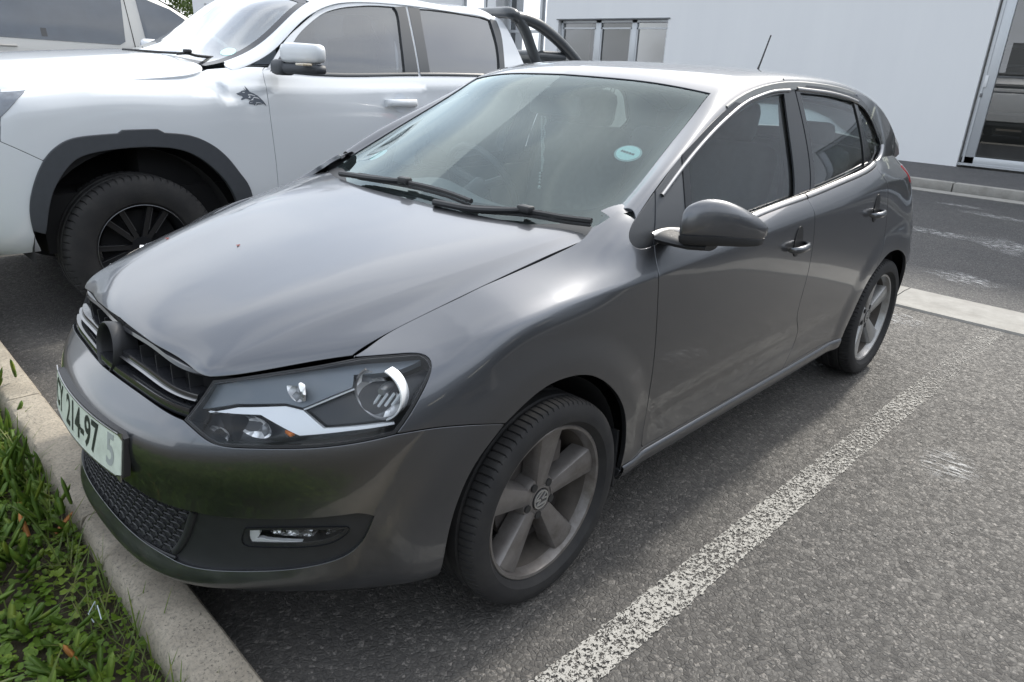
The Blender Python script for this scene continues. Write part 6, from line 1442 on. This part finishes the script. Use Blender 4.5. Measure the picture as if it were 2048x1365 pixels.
# large sliding door
dr_=bpy.data.objects.new('sliding_door',None);link(dr_,bld)
g=Geo();dx=WX-.10
for a,b,c,d in ((-1.47,-1.27,.15,3.6),(-1.47,5.2,.15,.30),(-1.47,5.2,3.45,3.6),(1.85,2.05,.30,3.45),(5.0,5.2,.3,3.45)): g.box((dx,(a+b)/2,(c+d)/2),(.08,b-a,d-c),bev=.006)
g.box((dx+.045,-1.43,1.9),(.02,.03,3.4));g.box((dx+.045,0,.17),(.05,6.7,.04));g.build('door_frame',ALU,dr_)
for a,b in ((-1.27,1.85),(2.05,5.0)):
    g=Geo();g.add([(dx,a,.3),(dx,b,.3),(dx,b,3.45),(dx,a,3.45)],[(0,1,2,3)]);g.build('door_pane',BGL,dr_,smooth=False)
g=Geo();g.box((dx+.05,-1.40,1.52),(.02,.05,.19),bev=.008);g.build('door_pull',simple('pull_white',(.7,.71,.72),.3),dr_)
g=Geo();g.box((dx+.05,-1.42,1.30),(.02,.04,.07),bev=.01);g.build('door_lock',simple('lock_grey',(.16,.16,.17),.4,metal=.6),dr_)
# glazed set-back part to the left
gz=bpy.data.objects.new('glazed_front',None);link(gz,bld);g=Geo();gx=-14.65
for y in (-16.2,-15.2,-14.35,-12.9,-11.45): g.box((gx,y,2.6),(.10,.09 if y!=-14.35 else .30,5.0))
for z in (.2,1.2,2.35,3.3,5.05): g.box((gx,-13.8,z),(.09,4.8,.07))
g.build('glazing_frame',ALU,gz,smooth=False)
g=Geo();g.add([(gx-.02,-16.2,.1),(gx-.02,-11.40,.1),(gx-.02,-11.40,5.0),(gx-.02,-16.2,5.0)],[(0,1,2,3)]);g.build('glazing_pane',BGL,gz,smooth=False)
wall_box(-15.0,-14.65,-16.2,-11.40,5.05,BZ);
wall_box(-14.40,-14.10,-14.55,-14.2,.1,5.0,'column')
wall_box(-16.2,-15.9,-39.2,-16.2,.1,BZ);wall_box(-16.2,-15.0,-16.4,-16.2,.1,BZ)
for y in (-37.6,-33.4,-29.2):
    w2_=bpy.data.objects.new('window',None);link(w2_,bld);g=Geo()
    for a,b,c,d in ((y,y+2.9,3.62,3.72),(y,y+2.9,2.5,2.6),(y,y+.12,2.5,3.7),(y+2.78,y+2.9,2.5,3.7),(y+1.4,y+1.5,2.5,3.7)): g.box((-15.88,(a+b)/2,(c+d)/2),(.08,b-a,d-c))
    g.build('window_frame',ALU,w2_,smooth=False);g=Geo();g.add([(-15.875,y,2.55),(-15.875,y+2.9,2.55),(-15.875,y+2.9,3.68),(-15.875,y,3.68)],[(0,1,2,3)]);g.build('window_pane',DKG,w2_,smooth=False)
# rooms behind the glass
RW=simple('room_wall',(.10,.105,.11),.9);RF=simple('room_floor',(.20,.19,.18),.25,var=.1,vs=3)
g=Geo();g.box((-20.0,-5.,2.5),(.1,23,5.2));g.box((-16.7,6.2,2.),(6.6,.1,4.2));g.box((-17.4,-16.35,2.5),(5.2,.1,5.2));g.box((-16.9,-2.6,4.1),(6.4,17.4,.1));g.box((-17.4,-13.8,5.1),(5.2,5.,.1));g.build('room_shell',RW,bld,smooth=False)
g=Geo();g.box((-16.8,-2.6,.11),(6.4,17.4,.06));g.box((-17.3,-13.8,.11),(5.2,5.,.06));g.build('room_floor',RF,bld,smooth=False)
LAMP=MB_('lamp_tube');LAMP.set(Emission_Color=(1,.93,.70,1),Emission_Strength=2.2,Base_Color=(1,1,1,1));LAMP=LAMP.m
for k,(x,y,z,l) in enumerate(((-15.5,-.3,3.55,1.4),(-17.2,.4,3.6,1.2),(-18.6,-.7,3.6,1.2),(-16.,-8.9,3.3,.8),(-17.5,-8.2,2.6,.8),(-15.6,2.8,3.6,1.4))):
    g=Geo();g.box((x,y,z),(.12,l,.05));g.build('ceiling_light',LAMP,bld,smooth=False)
col=simple('room_column',(.42,.42,.41),.7);g=Geo();g.box((-15.3,-.20,1.5),(.35,.45,2.7));g.build('room_column',col,bld,smooth=False)
blind=simple('shelf_grey',(.17,.18,.19),.5)
g=Geo()
for z in (.95,1.45,1.85,2.2): g.box((-16.6,-.9,z),(.4,2.6,.05))
g.build('room_shelf',blind,bld,smooth=False)
g=Geo();g.box((-15.2,-8.4,1.95),(.05,.55,.30));g.box((-15.2,-8.0,1.7),(.05,.4,.5));g.build('wall_poster',simple('poster_red',(.22,.09,.07),.6,var=.5,vs=6),bld,smooth=False)
# pavement in front of the building
PAV=asphalt('pavement_grey',(.06,.06,.063),(.085,.085,.088),1.2)
g=Geo();g.box((-11.95,-4,.05),(2.5,60,.13));g.V=rotz(g.V);o=g.build('pavement',PAV.m,smooth=False);tag(o,None,None,None,'structure')
g=Geo();k=-30.
while k<26:
    g.box((-10.62,k+.495,.045),(.16,.985,.16),bev=.012);k+=1.
g.V=rotz(g.V);o=g.build('pavement_kerb',ST.m);tag(o,None,None,None,'structure')
g=Geo();g.box((-10.30,-3,.004),(.28,55,.012));g.V=rotz(g.V);o=g.build('gutter',ST.m,smooth=False);tag(o,None,None,None,'structure')
# chalky scuffs on the lane
SC_=MB_('chalk_scuff');m1=SC_.noise(16,5,.75,vec=SC_.n('ShaderNodeMapping',{0:SC_.obj(),3:(3.2,.7,1.)}).outputs[0]);
tcg=SC_.n('ShaderNodeTexGradient',{0:SC_.n('ShaderNodeMapping',{0:SC_.obj('Generated'),1:(-1,-1,0),3:(2,2,1)}).outputs[0]},gradient_type='SPHERICAL').outputs[1]
fm=SC_.math('MULTIPLY',SC_.ramp(m1,[(.50,0.),(.60,1.)]),SC_.ramp(tcg,[(.05,0.),(.5,.8)]))
SC_.set(Base_Color=(.55,.55,.54,1),Roughness=.9);tr_=SC_.n('ShaderNodeBsdfTransparent');ms=SC_.n('ShaderNodeMixShader',{0:fm,1:tr_.outputs[0],2:SC_.p.outputs[0]});SC_.t.links.new(ms.outputs[0],SC_.o.inputs[0])
for (x,y,l,w_,a_) in ((-6.95,-.05,1.5,.30,80),(-6.85,.58,1.3,.45,40),(-8.7,.1,1.2,.25,75),(-5.1,.65,.7,.35,60),(-3.6,.62,.5,.25,60),(-1.75,1.42,.35,.20,20),(-9.2,-.4,.9,.2,80)):
    c,s_=math.cos(R(a_)),math.sin(R(a_));V=[(x+a*c*l/2-b*s_*w_/2,y+a*s_*l/2+b*c*w_/2,.0075 if x<-4.4 else .0045) for a,b in ((-1,-1),(1,-1),(1,1),(-1,1))]
    o=mesh('road_marking',V,[(0,1,2,3)],SC_.m,None,smooth=False);tag(o,None,None,None,'structure')
# ================================================================== planting bed greenery
rng=np.random.RandomState(11)
def gz_(x,y): return .035+.05*min(1,max(0,(x-.9)/.6))+.02*math.sin(3*x+2*y)
def foliage(nm,cols,rough=.5,trans=.35,vsc=9.):
    b=MB_(nm);v=b.n('ShaderNodeSeparateColor',{0:b.vor(26,out='Color')}).outputs;c=b.ramp(b.math('ADD',b.math('MULTIPLY',v[0],.6),b.math('MULTIPLY',b.noise(vsc,4,.6),.4)),cols)
    b.set(Base_Color=c,Roughness=rough);t=b.n('ShaderNodeBsdfTranslucent',{0:b.mix(.35,c,(.30,.42,.03),'MIX')});m=b.n('ShaderNodeMixShader',{0:trans,1:b.p.outputs[0],2:t.outputs[0]});b.t.links.new(m.outputs[0],b.o.inputs[0]);return b.m
def leaf(g,base,dirv,L,w_,curl,n=5,tri=True):
    d=Vector(dirv).normalized();side=d.cross(Vector((0,0,1)))
    side=side.normalized() if side.length>.01 else Vector((1,0,0));secs=[];p_=Vector(base)
    for i in range(n+1):
        t=i/n;w2=w_*(.62+1.2*t*(1-t))*(1-t**6)**.5+.0003
        up=side.cross(d).normalized()
        secs.append([p_+side*w2+up*w2*.45,p_-side*w2+up*w2*.45,p_-up*w2*1.0] if tri else [p_+side*w2,p_-side*w2])
        d=(d+Vector((0,0,curl/n))).normalized();side=(side-d*side.dot(d)).normalized();p_=p_+d*L/n
    g.loft(secs,closed=tri,caps=False)
SUC=foliage('succulent_leaf',[(.0,(.055,.115,.015)),(.45,(.10,.18,.022)),(.75,(.17,.245,.03)),(.93,(.26,.29,.04)),(1.,(.38,.16,.03))],.58,.30)
CLO=foliage('clover_leaf',[(.0,(.07,.14,.012)),(.6,(.14,.24,.02)),(1.,(.27,.33,.05))],.55,.4)
GRS=foliage('grass_blade',[(.0,(.05,.10,.015)),(.6,(.12,.17,.035)),(1.,(.30,.26,.11))],.5,.4)
DRY=simple('dry_leaf',(.34,.14,.035),.6,var=.5,vs=30)
g=Geo();gd=Geo();cnt=0
for k in range(800):
    y=rng.uniform(-2.7,1.2);x=.93+abs(rng.normal(0,.42)) if rng.rand()<.5 else rng.uniform(.93,2.3)
    if x>2.3: continue
    # thin out the worn patch near the kerb in front
    if x<1.06 and y>-.35 and rng.rand()<.8: continue
    if x<.98 and y>-.1: continue
    if x<1.25 and y>.0 and rng.rand()<.45: continue
    z=gz_(x,y);h=rng.uniform(.02,.10)
    for j in range(rng.randint(4,9)):
        a_=rng.uniform(0,2*math.pi);el=rng.uniform(.25,1.2);L=rng.uniform(.045,.09)
        b=(x+rng.normal(0,.022),y+rng.normal(0,.022),z+rng.uniform(.0,h))
        tgt=gd if rng.rand()<.012 else g
        leaf(tgt,b,(math.cos(a_)*math.cos(el),math.sin(a_)*math.cos(el),math.sin(el)),L,rng.uniform(.0065,.0105),rng.uniform(.0,.9))
# tall tuft leaning over the kerb at the far left
for (x,y,n_) in ((.905,-1.36,34),(.93,-1.62,26),(.95,-1.42,16),(.90,-1.78,20),(.97,-.95,14),(.95,-.62,14),(.96,-.30,10)):
    for j in range(n_):
        a_=rng.uniform(0,2*math.pi);el=rng.uniform(.8,1.5);leaf(g,(x+rng.normal(0,.03),y+rng.normal(0,.04),.08+rng.uniform(0,.12)),(math.cos(a_)*math.cos(el),math.sin(a_)*math.cos(el),math.sin(el)),rng.uniform(.07,.12),.0075,rng.uniform(0,.5))
o=g.build('succulent_cover',SUC,ang=180,fix=False);tag(o,'low green fleshy-leaved ground cover filling the bed beyond the kerb','ground cover',None,'stuff')
o=gd.build('dry_leaves',DRY,ang=180,fix=False);tag(o,'orange and brown dry leaves scattered among the green bed plants','dry leaves',None,'stuff')
g=Geo()
for k in range(22000):
    y=rng.uniform(-2.5,1.1);x=rng.uniform(.905,2.2)
    if math.sin(9*x+4)*math.sin(7*y)+rng.normal(0,.5)<-.35: continue
    z=gz_(x,y)+rng.uniform(.005,.04);r=rng.uniform(.004,.0085);a0=rng.uniform(0,6.28);nx,ny=rng.normal(0,.35,2)
    for j in range(3 if rng.rand()<.6 else 1):
        aa=a0+j*2.094;c=Vector((x+math.cos(aa)*r*.95,y+math.sin(aa)*r*.95,z));V=[c+Vector((math.cos(t)*r,math.sin(t)*r,0)) for t in np.linspace(0,6.283,6,endpoint=False)]
        V=[Vector((v.x,v.y,v.z+(v.x-x)*nx+(v.y-y)*ny)) for v in V];g.add(V,[(0,1,2,3,4,5)])
o=g.build('clover_cover',CLO,ang=180,fix=False,smooth=False);tag(o,'tiny round-leaved clover carpet between the bed plants','clover',None,'stuff')
g=Geo()
for k in range(900):
    if rng.rand()<.45: x,y=rng.uniform(.90,1.0),rng.uniform(-1.2,.9)
    else: x,y=rng.uniform(.92,2.2),rng.uniform(-2.5,1.1)
    a_=rng.uniform(0,6.28);el=rng.uniform(.5,1.4);leaf(g,(x,y,gz_(x,y)),(math.cos(a_)*math.cos(el),math.sin(a_)*math.cos(el),math.sin(el)),rng.uniform(.05,.17),.0016,rng.uniform(-1.2,.2),5,False)
for (x,y) in ((1.34,.28),(1.55,-.10),(1.20,.48)):
    for j in range(10):
        a_=rng.uniform(0,6.28);el=rng.uniform(.5,1.3);leaf(g,(x,y,gz_(x,y)),(math.cos(a_)*math.cos(el),math.sin(a_)*math.cos(el),math.sin(el)),rng.uniform(.15,.26),.006,rng.uniform(-1.2,-.3),7,False)
o=g.build('grass_blades',GRS,ang=180,fix=False);tag(o,'thin grass blades growing along the kerb and through the bed','grass',None,'stuff')
# bent piece of white wire in the soil
g=Geo();g.tube([(.985,.205,.085),(.99,.19,.105),(.965,.155,.105),(.965,.148,.075)],.0014,6);g.tube([(.968,.19,.118),(.972,.225,.10)],.0014,6)
tag(g.build('bent_wire',simple('wire_white',(.55,.62,.66),.4)),'short bent piece of pale wire lying in the bed beside the kerb','wire')
# two petals dropped on the bonnet
PET=simple('petal_red',(.16,.02,.015),.6)
for (P3,lb) in zip(D['PET'],('tiny dark red petal on the grey bonnet, the one nearer the white pickup','tiny dark red petal near the middle of the grey bonnet')):
    g=Geo();V=[Vector((P3[0]+.006*math.cos(t)*(1+.3*math.sin(3*t)),P3[1]+.0035*math.sin(t),P3[2]+.002+.0018*math.cos(2*t))) for t in np.linspace(0,6.283,10,endpoint=False)]
    g.add(V+[Vector((P3[0],P3[1],P3[2]+.0035))],[(k,(k+1)%10,10) for k in range(10)])
    tag(g.build('fallen_petal',PET,fix=False),lb,'petal','petals dropped on the bonnet')
# loose stones on the asphalt
g=Geo()
for k in range(420):
    x=rng.uniform(-3.5,.7);y=rng.uniform(.95,3.2);r=rng.uniform(.0018,.0050);bm=bmesh.new();bmesh.ops.create_icosphere(bm,subdivisions=1,radius=r)
    bm.verts.index_update();g.add([Vector((v.co.x*rng.uniform(.8,1.5)+x,v.co.y*rng.uniform(.8,1.4)+y,v.co.z*.6+r*.35)) for v in bm.verts],[[v.index for v in f.verts] for f in bm.faces]);bm.free()
o=g.build('loose_gravel',simple('gravel_pale',(.24,.23,.21),.85,var=.5,vs=40),ang=20);tag(o,'small pale stone chips scattered over the asphalt','gravel',None,'stuff')
# ================================================================== trees beyond the left wing
def tree(nm,x,y,h,r,label,seed):
    rg=np.random.RandomState(seed);t=empty(nm,label,'tree',(x,y,0));g=Geo()
    g.tube([(0,0,-.1),(.1,.05,h*.3),(0,.1,h*.55),(.1,0,h*.8)],[.22,.16,.11,.04],10)
    br=[]
    for k in range(14):
        a_=rg.uniform(0,6.28);z0=h*rg.uniform(.3,.7);e=(math.cos(a_)*r*rg.uniform(.4,.9),math.sin(a_)*r*rg.uniform(.4,.9),z0+h*rg.uniform(.05,.28));g.tube([(.05,.05,z0),(e[0]*.5,e[1]*.5,(z0+e[2])/2+.2),e],[.06,.04,.015],6);br.append(e)
    g.build('trunk',simple('bark',(.11,.085,.06),.9,var=.4,vs=10,bump=.5,bs=30,bd=.02),t)
    g=Geo()
    cl=[(e[0]+rg.normal(0,.4),e[1]+rg.normal(0,.4),e[2]+rg.normal(0,.3),rg.uniform(.4,.9)) for e in br for _ in range(4)]
    for cx,cy,cz,cr in cl:
        for _ in range(60):
            d=rg.normal(0,1,3);d/=np.linalg.norm(d);p_=Vector((cx,cy,cz))+Vector(d)*cr*rg.uniform(.5,1.);q=Vector(rg.normal(0,1,3)).normalized();s1=q.cross(Vector(d)).normalized()*.10;s2=q*.16
            g.add([p_-s2,p_+s1*.5,p_+s2,p_-s1*.5],[(0,1,2,3)])
    g.build('crown',foliage('tree_leaf_%d'%seed,[(.0,(.03,.06,.015)),(.6,(.07,.11,.03)),(1.,(.14,.17,.06))],.6,.3),t,smooth=False,fix=False)
tree('broadleaf_tree',-18.5,-45.,7.2,2.6,'loose green tree rising beside the left end of the white building',3)

# ================================================================== what stands around the camera side of the car park (seen in reflections; far building and tree added)
DK=simple('facade_dark',(.03,.035,.042),.3);FAC=simple('facade_grey',(.13,.14,.15),.8,var=.05,vs=1)
ob=empty('workshop_building','long grey workshop building with dark glass bays across the car park','building',(0,0,0))
g=Geo();g.box((-6,21.,5.2),(40,.4,3.2));g.box((-6,21.2,.4),(40,.4,.8));
for k in range(9): g.box((-25+5*k,21.0,2.2),(.5,.5,4.4))
g.build('facade',FAC,ob,smooth=False)
g=Geo();g.box((-6,21.3,2.3),(39.5,.1,3.6));g.build('glazing',DK,ob,smooth=False)
for k in range(8):
    g=Geo();g.box((-22.5+5*k,20.7,3.75),(2.2,.1,.10));g.build('strip_light',LAMP,ob,smooth=False)
nb=empty('reflection_building','low unseen building with a dark window band, added far in front for reflections','building',(0,0,0))  # out-of-view building added only for its reflection
g=Geo();g.box((34,4,2.2),(.5,30,4.4));g.build('facade',FAC,nb,smooth=False);g=Geo();g.box((33.7,4,2.2),(.1,27,1.3));g.build('window_band',DK,nb,smooth=False)
sl_=empty('street_lamp','tall grey street lamp with a curved arm in front of the parked cars','street lamp',(9.5,-1.2,0))
g=Geo();g.tube([(0,0,0),(0,0,5.5),(-.1,.1,7.2),(-.7,.5,8.1),(-1.6,1.1,8.35)],[.09,.07,.055,.05,.045],10);g.build('pole',simple('galvanised',(.32,.33,.34),.5,metal=.6),sl_)
g=Geo();g.box((-1.9,1.3,8.33),(.6,.26,.10),bev=.04);g.build('lamp_head',simple('lamp_head_grey',(.25,.26,.27),.5),sl_)
tree('reflection_tree',20,9.,6.5,2.4,'unseen green tree added beyond the planting bed for reflections',5)  # out-of-view tree, put in just to be reflected
